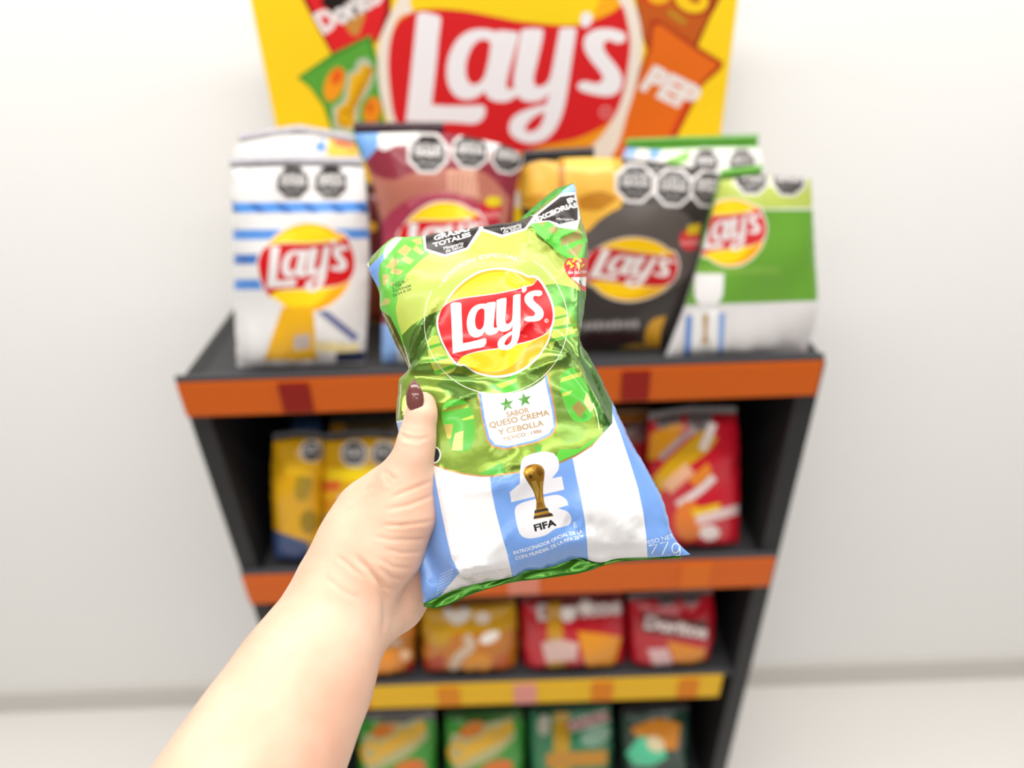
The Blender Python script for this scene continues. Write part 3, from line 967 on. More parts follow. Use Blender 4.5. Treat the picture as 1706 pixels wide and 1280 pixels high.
shelf_bag('red snack bag with slanted white lettering at the right of the third shelf', 2, 0.027, 9, [(1046, 1035), (1047, 1000), (1115, 994), (1186, 990), (1190, 1035)], (1050, 1180), A, '#b80d22', group=G3, seal='#7c6a6a')

# --- bottom shelf
for k, lab in enumerate(('green snack bag with yellow lettering at the left of the bottom shelf', 'green snack bag with yellow lettering, second on the bottom shelf')):
    x0 = 596 + 146 * k
    A = Art()
    A.poly([(x0 - 10, 1170), (x0 + 140, 1170), (x0 + 140, 1200), (x0 - 10, 1200)], '#7a7474' if k == 0 else '#3d6a22', sm=False)
    A.poly([(x0 + 10, 1225), (x0 + 60, 1208), (x0 + 112, 1196), (x0 + 116, 1230), (x0 + 80, 1262), (x0 + 20, 1290), (x0 + 6, 1260)], '#b8b27c')
    A.text('Cheetos', (x0 + 12, 1276), (x0 + 118, 1220), 30, '#e8b01a', offset=0.06)
    A.ell(x0 + 44, 1216, 22, 12, '#dd7e22', rot=-25)
    A.ell(x0 + 84, 1284, 30, 16, '#e2741c', rot=-20)
    A.ell(x0 + 30, 1300, 18, 12, '#e89a1c')
    shelf_bag(lab, 3, 0.027, 9, [(x0, 1230), (x0 + 1, 1196), (x0 + 64, 1192), (x0 + 128, 1190), (x0 + 131, 1230)], (x0 + 6, x0 + 128), A, '#2f9420', group=G4, seal='#8a8484' if k == 0 else '#2c6a1c')
A = Art()
A.poly([(922, 1170), (948, 1170), (950, 1360), (922, 1360)], '#c0941a', sm=False)
A.line([(948, 1212), (1014, 1192)], 18, '#d8c0bc')
A.text('Doritos', (948, 1218), (1016, 1196), 16, '#8f2a24', offset=0.03)
A.ell(992, 1226, 26, 16, '#8ab098', rot=-20)
A.ell(906, 1208, 10, 18, '#b8b0a0')
A.poly([(910, 1256), (1012, 1250), (1012, 1275), (910, 1280)], '#c98a1c', sm=False)
shelf_bag('teal green snack bag with vertical yellow stripe on the bottom shelf', 3, 0.027, 9, [(882, 1220), (883, 1190), (950, 1184), (1016, 1180), (1020, 1220)], (888, 1016), A, '#1f7a4c', group=G4, seal='#195a3a')
A = Art()
A.poly([(1050, 1214), (1096, 1198), (1134, 1206), (1128, 1250), (1080, 1246)], '#dd8a1e')
A.poly([(1042, 1256), (1066, 1226), (1100, 1236), (1112, 1262), (1086, 1276), (1056, 1276)], '#55d0a0')
A.ell(1092, 1240, 16, 12, '#e8d8b0', rot=30)
shelf_bag('dark green snack bag with orange and mint print, right end of bottom shelf', 3, 0.027, 9, [(1034, 1220), (1036, 1190), (1090, 1184), (1146, 1182), (1148, 1220)], (1040, 1146), A, '#163a2a', group=G4, seal='#2a2a2a')

#HERO
# ------------------------------------------------------------------ the green bag held in the hand
z1, z2 = Z(590, 290, 3.46), Z(610, 600, 2.977)
zz5, zz6 = Z(640, 380, 4.922), Z(760, 620, 3.767)
z3b, z2b, z1b = Z(600, 380, 9.144), Z(860, 295, 6.243), Z(690, 370, 7.417)
zb, z4b = Z(880, 840, 5.883), Z(690, 860, 7.417)

P0 = px_at_depth(875, 660, 0.372)
nl = np.array([0.06, math.sin(math.radians(11)), math.cos(math.radians(11))])
ul = np.array([1.0, 0.0, -0.06])
hs = Sheet(P0, R @ ul, R @ np.array([0, math.cos(math.radians(11)), -math.sin(math.radians(11))]))
top_edge = [(612, 443), (622, 428), (640, 410), (660, 397), (705, 397), (745, 391), (800, 382), (868, 371), (905, 343), (935, 320), (955, 306)]
right_edge = [(958, 312), (963, 345), (969, 372), (978, 402), (977, 446), (974, 500), (968, 545), (965, 572), (978, 592), (994, 622), (1011, 655), (1030, 695), (1048, 733), (1080, 789), (1104, 836), (1116, 884), (1129, 905), (1150, 924)]
bottom_edge = [(1134, 926), (1090, 928), (1030, 930), (1000, 937), (985, 935), (965, 929), (945, 935), (910, 946), (875, 951), (858, 960), (830, 965), (790, 973), (750, 985), (722, 999), (706, 1006)]
left_edge = [(700, 960), (692, 900), (684, 840), (674, 780), (667, 730), (661, 700), (663, 668), (665, 632), (682, 617), (676, 602), (659, 574), (645, 542), (634, 515), (633, 492), (627, 475), (620, 462)]
opx = top_edge + right_edge + bottom_edge + left_edge
ouv = hs.hit(opx)[::-1]
oring = smooth_ring(ouv, 4, 40)
# creases: (pixel path, height m, half width m, sharpness)
CREASES = [
    ([(969, 420), (957, 470), (953, 520), (955, 570), (957, 606)], 0.0052, 0.0030, 1),
    ([(905, 575), (925, 592), (941, 610)], 0.0032, 0.0024, 1),
    ([(870, 638), (905, 622), (941, 610)], 0.0024, 0.004, 1),
    ([(941, 610), (975, 660), (1004, 715)], 0.0030, 0.003, 1),
    ([(965, 585), (985, 640), (1008, 700)], -0.0030, 0.003, 1),
    ([(870, 390), (888, 408), (903, 426)], 0.0022, 0.0020, 1),
    ([(903, 426), (918, 402), (931, 380)], 0.0024, 0.0018, 1),
    ([(878, 395), (879, 415), (874, 434)], 0.0012, 0.0016, 1),
    ([(925, 417), (945, 404), (976, 400)], 0.0030, 0.0022, 1),
    ([(905, 430), (915, 450), (935, 470)], -0.0020, 0.006, 0),
    ([(682, 617), (705, 560), (735, 520)], 0.0022, 0.0022, 1),
    ([(682, 617), (668, 580), (660, 555)], -0.0015, 0.0018, 1),
    ([(682, 617), (712, 575), (725, 545)], -0.0016, 0.0026, 1),
    ([(682, 619), (730, 618), (790, 628)], 0.0026, 0.0028, 1),
    ([(684, 628), (735, 640), (790, 650)], -0.0022, 0.0045, 0),
    ([(730, 700), (760, 682), (800, 665)], 0.0020, 0.003, 1),
    ([(735, 790), (745, 850), (756, 910), (766, 945)], 0.0040, 0.0045, 1),
    ([(766, 945), (790, 940), (815, 938)], 0.0020, 0.003, 1),
    ([(756, 938), (775, 958), (790, 960)], 0.0028, 0.0025, 1),
    ([(820, 800), (850, 815), (880, 790)], 0.0018, 0.006, 0),
    ([(830, 738), (850, 760), (858, 790)], 0.0030, 0.007, 0),
    ([(800, 690), (850, 765), (900, 720)], -0.0012, 0.006, 0),
    ([(735, 805), (770, 822), (815, 818), (840, 808)], 0.0007, 0.003, 0),
    ([(930, 868), (960, 880), (985, 875)], -0.0026, 0.005, 0),
    ([(940, 905), (970, 890), (950, 870)], 0.0018, 0.004, 0),
    ([(995, 902), (1020, 909), (1040, 900)], 0.0011, 0.0034, 1),
    ([(1040, 900), (1030, 875), (1020, 865)], 0.0009, 0.004, 0),
    ([(1045, 905), (1050, 880), (1040, 862)], -0.0012, 0.004, 0),
    ([(1090, 900), (1112, 880), (1100, 840)], 0.0014, 0.003, 1),
    ([(1060, 760), (1085, 820), (1100, 880)], 0.0013, 0.003, 1),
    ([(833, 545), (834, 580), (833, 612)], 0.0011, 0.0020, 1),
    ([(880, 555), (870, 562), (860, 575)], 0.0012, 0.0022, 1),
    ([(840, 483), (850, 487), (868, 500)], 0.0010, 0.0020, 1),
    ([(655, 400), (657, 440), (660, 470), (650, 500)], -0.0014, 0.0022, 1),
    ([(640, 500), (660, 485), (690, 470)], 0.0016, 0.004, 0),
    ([(700, 395), (750, 400), (860, 378)], 0.0016, 0.004, 0),
    ([(704, 850), (713, 925), (728, 985)], -0.0060, 0.0055, 0),
    ([(745, 985), (800, 968), (852, 957)], -0.0034, 0.0045, 0),
    ([(880, 946), (930, 936), (990, 925), (1080, 920)], -0.0024, 0.0045, 0),
    ([(668, 655), (672, 690), (674, 720)], 0.0024, 0.0020, 1),
    ([(640, 430), (636, 470), (640, 510)], 0.0018, 0.0022, 1),
    ([(968, 430), (967, 500), (962, 560)], -0.0030, 0.0022, 1),
    ([(975, 610), (990, 650), (1005, 690)], 0.0020, 0.0016, 1),
    ([(800, 930), (830, 905), (850, 880)], 0.0008, 0.003, 0),
    ([(990, 930), (1010, 905), (985, 870)], -0.0010, 0.006, 0),
    ([(1060, 915), (1040, 880), (1060, 850)], 0.0010, 0.004, 0)]
cre_uv = [(hs.hit(p), a, w, s) for p, a, w, s in CREASES]


def hero_extra(uv):
    r = np.zeros(len(uv))
    for path, a, w, sharp in cre_uv:
        a = a * (1.3 if sharp else 1.0)
        w = max(w, 0.0022)
        d, al = seg_dist(uv, path)
        fade = np.clip(np.minimum(al, 1 - al) * 4 + 0.35, 0, 1)
        r += a * fade * (np.exp(-np.sqrt((d / w) ** 2 + 0.02) + 0.14) if sharp else np.exp(-(d / w) ** 2))
    r += 0.0007 * np.sin(uv[:, 0] * 120 + uv[:, 1] * 90 + 2 * np.sin(uv[:, 1] * 70)) * (0.4 + np.abs(np.sin(uv[:, 0] * 35)))
    r += 0.0006 * np.sin(uv[:, 0] * 60 - uv[:, 1] * 170 + 1.0)
    # pleats running up out of the bottom seal
    d, al = seg_dist(uv, hs.hit(bottom_edge))
    r += 0.0016 * np.sin(al * 42 + 3 * np.sin(al * 9)) * np.exp(-d / 0.008)
    # waist: film pulled in between thumb and the far edge
    d, al = seg_dist(uv, hs.hit([(690, 625), (760, 632), (880, 650)]))
    r -= 0.0045 * np.exp(-(d / 0.010) ** 2) * np.clip(1.1 - al, 0, 1)
    return r


hs.field = Puff(oring, 0.0260, n=150, power=0.47, iters=2600, extra=hero_extra)

A = Art()
BLUE = '#78a2e4'
# jersey stripes
A.poly(z2([(612, 560), (620, 640), (640, 740), (670, 860), (700, 960), (722, 1060), (735, 1140), (1120, 1140), (1100, 980), (1095, 900), (1085, 800), (1065, 680), (1040, 570), (1015, 440), (900, 440), (700, 500)]), BLUE, 'gloss', sm=False)
A.poly(z2([(1180, 150), (1215, 250), (1260, 360), (1310, 510), (1350, 640), (1375, 760), (1390, 880), (1400, 1060), (1800, 1060), (1700, 800), (1450, 350), (1230, 50)]), BLUE, 'gloss', sm=False)
A.poly(z2([(335, 545), (352, 640), (375, 760), (400, 880), (425, 985), (442, 1015), (462, 1058), (400, 1130), (300, 1260), (100, 1260), (60, 545)]), BLUE, 'gloss', sm=False)
curve = [(120, 440), (230, 490), (340, 515), (400, 540), (480, 560), (570, 572), (640, 570), (700, 560), (800, 545), (960, 505), (1040, 470), (1120, 420), (1180, 350), (1205, 310), (1212, 260), (1200, 180)]
cap = [(1190, 110), (1100, -60), (1090, -300), (1140, -420), (1120, -640), (1060, -900), (700, -780), (100, -700), (0, -560), (30, -380), (60, -280), (240, 10), (150, 100), (130, 300)]
A.poly(z2([(x, y + 9) for x, y in curve] + [(1225, 110)] + cap[1:]), '#b9905a', 'gold', sm=False)
A.poly(z2(curve + cap), '#7f9a38', 'foil', sm=False)
# leaf shapes and darker patches in the foil area
FD = '#64893a'
A.poly(z1([(275, 930), (330, 875), (400, 830), (480, 790), (560, 900), (480, 950), (430, 1000), (425, 1080), (460, 1150), (330, 1130), (310, 1060)]), '#7fae48', 'foil', sm=False)
A.poly(z1([(330, 1130), (420, 1000), (480, 800), (400, 832), (330, 930), (315, 1040)]), FD, 'foil')
A.poly(zz5([(1330, 470), (1440, 460), (1560, 480), (1660, 520), (1640, 800), (1575, 780), (1520, 700), (1450, 640), (1390, 640), (1370, 560)]), '#5d9a45', 'foil', sm=False)
A.poly(zz5([(1380, 1000), (1410, 930), (1470, 890), (1600, 870), (1620, 1120), (1500, 1150), (1420, 1120), (1385, 1060)]), '#6c9040', 'foil')
A.poly(z2([(350, 120), (430, 60), (560, 100), (600, 160), (500, 200), (420, 180)]), '#5f8434', 'foil')
A.poly(z2([(640, 80), (820, 60), (900, 30), (890, 85), (760, 140), (660, 150)]), '#5f8634', 'foil')
A.poly(z2([(905, 85), (960, 60), (970, 200), (1040, 300), (1100, 330), (1060, 400), (980, 420), (950, 330)]), '#70923a', 'foil')
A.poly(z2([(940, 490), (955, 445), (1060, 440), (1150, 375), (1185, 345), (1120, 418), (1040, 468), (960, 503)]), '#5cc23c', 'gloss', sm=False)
A.poly(z2([(1085, 60), (1130, 110), (1180, 220), (1190, 300), (1150, 330), (1110, 180)]), '#3f7a2c', 'foil')
A.poly(z2([(560, 566), (620, 535), (675, 508), (690, 556), (640, 570)]), '#4fb03a', 'gloss', sm=False)
A.poly(z2([(840, 430), (868, 420), (870, 452), (846, 458)]), '#4fa838', 'gloss', sm=False)
# lime panel
A.poly(z1([(275, 930), (250, 850), (240, 780), (255, 680), (300, 580), (370, 510), (430, 460), (440, 330), (980, 250), (1000, 310), (1060, 370), (1120, 410), (1160, 460), (1200, 500), (1230, 540), (1300, 600), (1330, 690), (1260, 655), (1160, 632), (1100, 640), (1000, 680), (600, 760), (480, 790), (400, 828), (330, 874)]), '#b9c95c', 'film', sm=False)
# bright green borders with squares
BG, KH = '#6cc048', '#bdb36a'
A.poly(z1([(200, 330), (440, 330), (430, 460), (370, 510), (300, 580), (255, 680), (240, 780), (250, 850), (275, 930), (318, 1120), (190, 930), (80, 760), (100, 560), (160, 430)]), BG, 'film', sm=False)
for q in ([(680, 250), (790, 315), (690, 440), (560, 360)], [(690, 420), (820, 490), (760, 560), (615, 485)], [(780, 180), (930, 150), (945, 250), (870, 255)], [(850, 255), (985, 380), (930, 412), (800, 330)], [(490, 450), (600, 490), (540, 600), (480, 620), (385, 600)], [(550, 610), (665, 655), (610, 720), (480, 690), (450, 690), (480, 620)], [(345, 700), (450, 710), (430, 820), (380, 890), (340, 850)], [(380, 1065), (460, 1090), (440, 1160), (300, 1190)], [(450, 820), (530, 830), (480, 890)], [(330, 1330), (420, 1290), (430, 1400), (380, 1480)]):
    A.poly(z3b(q), KH, 'film', sm=False)
A.poly(z2b([(150, 500), (230, 440), (330, 445), (450, 540), (650, 540), (760, 670), (760, 870), (560, 850), (470, 810), (400, 750), (300, 660), (220, 590)]), '#66d048', 'film', sm=False)
for q in ([(460, 640), (660, 545), (695, 640), (470, 720)], [(530, 770), (690, 680), (690, 730), (640, 830), (570, 810)], [(330, 540), (420, 500), (440, 560), (380, 600)], [(220, 470), (320, 455), (270, 512)]):
    A.poly(z2b(q), '#a89c5c', 'film', sm=False)
# jersey corners at the shoulders
A.poly(z3b([(40, 690), (230, 500), (360, 370), (365, 480), (300, 560), (280, 700), (300, 900), (60, 760)]), BLUE, 'film', sm=False)
A.poly(z3b([(350, 370), (400, 260), (540, 140), (640, 150), (480, 345), (370, 480)]), '#f0eef0', 'film', sm=False)
A.poly(z2b([(430, 200), (600, 30), (640, 150), (600, 185)]), '#92b4ea', 'film', sm=False)
# striped leaves
LM, GS = '#bccb52', '#5fb23a'
A.poly(zz5([(355, 940), (375, 900), (410, 880), (440, 885), (470, 960), (530, 1050), (590, 1110), (592, 1140), (560, 1180), (500, 1200), (430, 1190), (390, 1130), (355, 1000)]), LM, 'gloss')
for q in ([(355, 970), (465, 940), (472, 962), (352, 1000)], [(365, 1080), (510, 1045), (530, 1066), (375, 1106)], [(400, 1180), (588, 1112), (592, 1140), (430, 1205)]):
    A.poly(zz5(q), GS, 'gloss', sm=False)
A.poly(zz5([(1395, 650), (1440, 640), (1480, 660), (1510, 710), (1525, 770), (1575, 880), (1520, 900), (1400, 930), (1380, 990), (1365, 1000), (1350, 960), (1385, 830)]), LM, 'gloss', sm=False)
for q in ([(1390, 735), (1510, 705), (1516, 722), (1385, 755)], [(1375, 815), (1560, 780), (1570, 802), (1372, 842)], [(1345, 915), (1575, 865), (1575, 888), (1350, 940)]):
    A.poly(zz5(q), GS, 'gloss', sm=False)
LG = '#56bd38'
A.poly(z2([(375, 250), (395, 212), (440, 195), (490, 205), (525, 250), (540, 330), (535, 400), (510, 450), (450, 455), (420, 430), (400, 360), (380, 310)]), LG, 'gloss')
for q, c in (([(385, 240), (500, 215), (510, 235), (385, 260)], LM), ([(470, 295), (530, 272), (535, 290), (485, 300)], LM), ([(385, 320), (432, 318), (420, 390), (402, 390)], '#c4b45c'), ([(440, 365), (482, 350), (478, 448), (424, 448)], '#c8c070')):
    A.poly(z2(q), c, 'foil', sm=False)
A.poly(z2([(960, 130), (965, 85), (990, 50), (1030, 35), (1060, 70), (1090, 110), (1102, 160), (1122, 260), (1110, 300), (1060, 310), (1020, 290), (985, 220)]), LG, 'gloss')
for q, c in (([(968, 88), (1066, 58), (1070, 80), (963, 112)], LM), ([(972, 165), (1025, 150), (1005, 175), (975, 182)], LM), ([(1018, 235), (1055, 200), (1092, 240), (1060, 290)], '#9a8a44'), ([(1092, 160), (1130, 235), (1112, 262), (1078, 210)], '#d0c480'), ([(1062, 280), (1085, 262), (1100, 280), (1078, 302)], '#4ba838')):
    A.poly(z2(q), c, 'gloss', sm=False)
A.poly(z2([(600, 130), (680, 100), (745, 70), (755, 150), (690, 168)]), LG, 'gloss', sm=False)
A.poly(z2([(640, 122), (745, 88), (748, 108), (670, 142)]), LM, 'gloss', sm=False)
# folded film at the waist: fold shade and glints painted into its colour
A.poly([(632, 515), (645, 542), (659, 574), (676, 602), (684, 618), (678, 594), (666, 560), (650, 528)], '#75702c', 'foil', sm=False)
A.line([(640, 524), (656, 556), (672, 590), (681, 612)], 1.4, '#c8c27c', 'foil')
A.poly([(650, 704), (690, 696), (690, 735), (650, 735)], '#a9c4ee', 'gloss', sm=False)
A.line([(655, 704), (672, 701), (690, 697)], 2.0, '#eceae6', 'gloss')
A.star(676, 686, 9, '#d9c883', 8, 'gold')
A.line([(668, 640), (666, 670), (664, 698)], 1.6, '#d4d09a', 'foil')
A.poly([(976, 404), (985, 404), (985, 500), (974, 556), (964, 566), (964, 520), (969, 460)], '#4f8a3a', 'foil', sm=False)  # shade of the turned side painted as darker green
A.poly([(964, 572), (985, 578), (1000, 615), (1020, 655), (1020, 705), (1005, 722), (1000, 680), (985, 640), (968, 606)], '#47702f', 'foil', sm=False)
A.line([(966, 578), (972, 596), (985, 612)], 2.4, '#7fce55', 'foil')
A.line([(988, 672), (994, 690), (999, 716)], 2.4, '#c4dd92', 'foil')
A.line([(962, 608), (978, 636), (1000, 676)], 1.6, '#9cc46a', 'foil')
# octagon stamps at the fold
BK, WH = '#2b2422', '#e8e6e5'
A.poly(z1b([(104, 190), (60, 60), (860, -40), (835, 110), (668, 342), (372, 432), (132, 357)]), WH, 'film', sm=False)
A.poly(z1b([(140, 190), (100, 60), (850, -40), (792, 95), (650, 315), (375, 400), (152, 330)]), BK, 'film', sm=False)
A.text('TOTALES', z1b([(240, 312)])[0], z1b([(706, 172)])[0], 6.8, WH, offset=0.045)
A.text('GRASAS', z1b([(248, 228)])[0], z1b([(690, 105)])[0], 6.6, WH, offset=0.045)
A.text('Ministerio', z1b([(370, 345)])[0], z1b([(612, 274)])[0], 5.2, WH, offset=0.005)
A.text('de Salud', z1b([(392, 380)])[0], z1b([(606, 314)])[0], 5.2, WH, offset=0.005)
A.poly(z1b([(826, 84), (840, -40), (1560, -90), (1378, 100), (1082, 192), (845, 112)]), WH, 'film', sm=False)
A.poly(z1b([(852, 82), (860, -30), (1500, -80), (1360, 78), (1085, 156)]), BK, 'film', sm=False)
A.text('Ministerio', z1b([(1078, 108)])[0], z1b([(1328, 46)])[0], 5.2, WH, offset=0.005)
A.text('de Salud', z1b([(1104, 142)])[0], z1b([(1326, 78)])[0], 5.2, WH, offset=0.005)
A.poly(z2b([(120, 490), (185, 400), (440, 195), (500, 168), (620, 158), (668, 425), (632, 548), (440, 528), (335, 460)]), WH, 'film', sm=False)
A.poly(z2b([(188, 462), (232, 388), (460, 205), (612, 185), (640, 330), (640, 448), (450, 490), (345, 452)]), BK, 'film', sm=False)
A.text_path('EXCEORIAS', z2b([(215, 470), (330, 418), (480, 352), (640, 312)]), 7.6, WH, offset=0.05)
A.text('EN', z2b([(540, 275)])[0], z2b([(632, 240)])[0], 7.5, WH, offset=0.05)
A.text('Ministerio', z2b([(420, 448)])[0], z2b([(600, 452)])[0], 4.2, WH)
A.text('de Salud', z2b([(450, 486)])[0], z2b([(600, 488)])[0], 4.2, '#8a8482')
A.poly(z2b([(460, 500), (630, 462), (622, 500), (470, 512)]), WH, 'film', sm=False)
# gluten-free badge
A.poly(z2b([(500, 930), (512, 875), (560, 845), (640, 840), (760, 850), (760, 1200), (690, 1180), (620, 1100), (550, 1040), (510, 980)]), '#d32a34', 'gloss')
for cx, cy, rt in ((560, 900, 40), (600, 870, -50), (640, 905, 30), (580, 930, -30), (670, 870, 60), (620, 850, 10), (690, 920, -40), (650, 940, 70), (540, 890, -60)):
    A.ell(*z2b([(cx, cy)])[0], 4.2, 1.9, '#f4da2a', 'gloss', rt, 12)
A.text('SIN GLUTEN', z2b([(540, 1012)])[0], z2b([(735, 1000)])[0], 4.4, WH, offset=0.02)
A.poly(z2b([(568, 1045), (735, 1040), (720, 1140), (650, 1110)]), WH, 'gloss', sm=False)
A.poly(z2b([(650, 1080), (670, 1075), (690, 1140), (670, 1130)]), '#3a3634', 'gloss', sm=False)
# fine circle and arched lettering
cc, rr = zz5([(917, 772)])[0], 588 / 4.922
for a0, a1 in ((-154, -205), (-205, -256), (-59, -20), (-20, 40), (40, 76)):
    A.line([(cc[0] + rr * math.cos(math.radians(t)), cc[1] + rr * math.sin(math.radians(t))) for t in np.linspace(a0, a1, 12)], 1.1, '#f4f3dc', 'film')
rt = 531 / 4.922
A.text_path('EDICION ESPECIAL', [(cc[0] + rt * math.cos(math.radians(t)), cc[1] + rt * math.sin(math.radians(t))) for t in np.linspace(-142.5, -69.5, 14)], 6.6, '#f4f3dc', offset=0.012)
for t0, t1 in ((-148, -143.5), (-68, -64)):
    A.line([(cc[0] + (rt + 3) * math.cos(math.radians(t)), cc[1] + (rt + 3) * math.sin(math.radians(t))) for t in (t0, (t0 + t1) / 2, t1)], 0.9, '#f4f3dc')
# shield with flavour lettering
A.poly(z2([(548, 155), (572, 300), (594, 396), (622, 434), (690, 448), (855, 410), (924, 376), (950, 330), (942, 250), (906, 60), (880, 60), (800, 120), (640, 160)]), '#b58a50', 'gold', sm=False)
A.poly(z2([(556, 158), (578, 295), (602, 392), (628, 425), (692, 438), (845, 405), (915, 372), (940, 330), (933, 255), (895, 70), (800, 120), (640, 160)]), BLUE, 'gloss', sm=False)
A.poly(z2([(568, 150), (587, 285), (612, 385), (640, 418), (700, 428), (830, 398), (905, 364), (930, 330), (924, 268), (884, 80), (880, 60), (800, 110), (700, 140)]), WH, 'gloss', sm=False)
A.poly(z2([(540, 100), (900, 20), (886, 84), (840, 122), (780, 150), (700, 166), (620, 168), (550, 160)]), '#6d9038', 'foil')
A.poly(z2([(600, 130), (680, 100), (745, 70), (756, 156), (690, 166)]), LG, 'gloss', sm=False)
A.poly(z2([(640, 122), (745, 88), (748, 108), (670, 142)]), LM, 'gloss', sm=False)
A.line([(cc[0] + rr * math.cos(math.radians(t)), cc[1] + rr * math.sin(math.radians(t))) for t in np.linspace(25, 125, 30)], 1.1, '#f4f3dc', 'film')
for x, y in ((698, 220), (785, 197)):
    A.star(*z2([(x, y)])[0], 12.5, '#4b8f2c', -12, 'gloss')
GT = '#b18c58'
A.text('SABOR', z2([(699, 284)])[0], z2([(810, 259)])[0], 8.6, GT, 'film', offset=0.02)
A.text('QUESO CREMA', z2([(614, 338)])[0], z2([(910, 272)])[0], 9.2, GT, 'film', offset=0.02)
A.text('Y CEBOLLA', z2([(658, 373)])[0], z2([(882, 324)])[0], 9.0, GT, 'film', offset=0.02)
A.text('MÉXICO · 1986', z2([(684, 400)])[0], z2([(873, 360)])[0], 6.0, '#a47c48', 'film', offset=0.02)
# tournament number, cup and lettering
A.poly(zz6([(405, 575), (425, 535), (480, 512), (560, 500), (612, 510), (640, 548), (642, 610), (600, 668), (662, 655), (678, 738), (346, 818), (336, 755), (400, 700)]), '#e2e0e4', 'gloss', corner=40)
A.poly(zz6([(368, 880), (380, 840), (430, 815), (560, 782), (640, 772), (690, 800), (704, 835), (640, 856), (700, 878), (722, 915), (712, 955), (670, 972), (620, 985), (560, 1025), (470, 1045), (420, 1035), (392, 1000)]), '#e2e0e4', 'gloss', corner=60)
A.poly(zz6([(422, 640), (430, 605), (460, 585), (500, 578), (535, 590), (554, 625), (550, 680), (545, 730), (548, 785), (556, 830), (575, 868), (612, 905), (484, 926), (492, 890), (500, 860), (502, 810), (482, 745), (448, 690)]), '#b07f2a', 'gold', corner=70)
for q, c in (([(436, 625), (470, 598), (490, 620), (470, 650), (445, 655)], '#dcae4c'), ([(500, 592), (530, 600), (545, 640), (525, 660), (505, 630)], '#8a5f1c'), ([(470, 690), (500, 680), (520, 740), (512, 800), (495, 760)], '#e2b654'), ([(525, 690), (545, 680), (540, 780), (545, 830), (528, 790)], '#d6a544'), ([(510, 820), (540, 815), (548, 850), (505, 858)], '#8f6420'), ([(455, 640), (480, 650), (475, 672), (458, 668)], '#6f4a14')):
    A.poly(zz6(q), c, 'gold')
A.poly(zz6([(492, 868), (572, 852), (582, 868), (490, 888)]), '#2c2418', 'film', sm=False)
A.poly(zz6([(487, 905), (600, 885), (608, 900), (485, 922)]), '#2c2418', 'film', sm=False)
A.text('FIFA', zz6([(494, 1000)])[0], zz6([(632, 962)])[0], 10.8, '#1a1718', 'film', offset=0.045)
A.text('TM', zz6([(762, 978)])[0], zz6([(750, 940)])[0], 5.5, '#e6ecf8', 'film')
LT = '#f2f4fa'
A.text_path('PATROCINADOR OFICIAL DE LA', zz6([(364, 1148), (480, 1114), (590, 1076), (680, 1034), (795, 1010)]), 5.8, LT, offset=0.012)
A.text_path('COPA MUNDIAL DE LA FIFA 26™', zz6([(374, 1182), (490, 1150), (590, 1114), (690, 1068), (800, 1044)]), 5.8, LT, offset=0.012)
A.text('PESO NETO', zb([(1152, 410)])[0], zb([(1480, 318)])[0], 7.6, '#dfe8f8', offset=0.0)
for k, pts in enumerate(([(1180, 412), (1262, 396), (1210, 488)], [(1290, 385), (1372, 370), (1312, 500)])):
    A.line(zb(pts), 1.7, LT, sm=False)
A.line(zb([(1480, 400), (1440, 385), (1412, 420), (1416, 465), (1445, 480), (1478, 450), (1482, 395), (1488, 450), (1484, 500), (1440, 508)]), 1.6, LT)
# small print along the lower edge
for k in range(5):
    p = z4b([(600 + 12 * k, 740 + 22 * k), (1210, 640 + 24 * k)])
    for j in range(26):
        s0, s1 = j / 26, j / 26 + (0.018 + 0.014 * random.random())
        A.line([(p[0][0] + (p[1][0] - p[0][0]) * s, p[0][1] + (p[1][1] - p[0][1]) * s) for s in (s0, s1)], 1.3, '#b9aca6', sm=False)
for k in range(7):
    for j in range(6):
        x, y = 240 + 26 * j + 10 * k, 960 - 40 * k - 12 * j
        A.ell(*z4b([(x + 40, y)])[0], 1.2, 1.2, '#b8cdf2', n=8)
# date code
for s, p in (('OCT 26', [(498, 888), (685, 832)]), ('L 134', [(500, 930), (632, 880)]), ('33143N08', [(500, 985), (778, 893)]), ('20 24 B 20', [(500, 1052), (780, 945)])):
    A.text(s, z3b([p[0]])[0], z3b([p[1]])[0], 4.0, '#2f4a20', offset=0.02)
A.ell(722, 758, 13, 15, '#f0eee6', n=24)
A.ell(722, 758, 10.5, 12.5, '#20282e', n=24)
# emblem
emblem(A, zz5(LOGO_REF), n=6, red='#d1161d')
A.ell(*zz5([(1331, 760)])[0], 3.4, 3.4, '#f4e4e0', 'gloss', n=16)
A.ell(*zz5([(1331, 760)])[0], 2.5, 2.5, '#d1161d', 'gloss', n=16)
A.text('R', zz5([(1325, 768)])[0], zz5([(1337, 767)])[0], 3.0, '#f4e4e0', 'gloss')

bag = empty('chip_bag', hs.O + hs.V * -0.1)
tag(bag, 'green, white and sky-blue chip bag held up in the hand', 'chip bag')
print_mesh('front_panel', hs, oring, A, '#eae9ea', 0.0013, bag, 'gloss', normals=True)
back_mesh('back_panel', hs, oring, 0.017, '#6fa0e0', 'gloss', 0.005, bag)
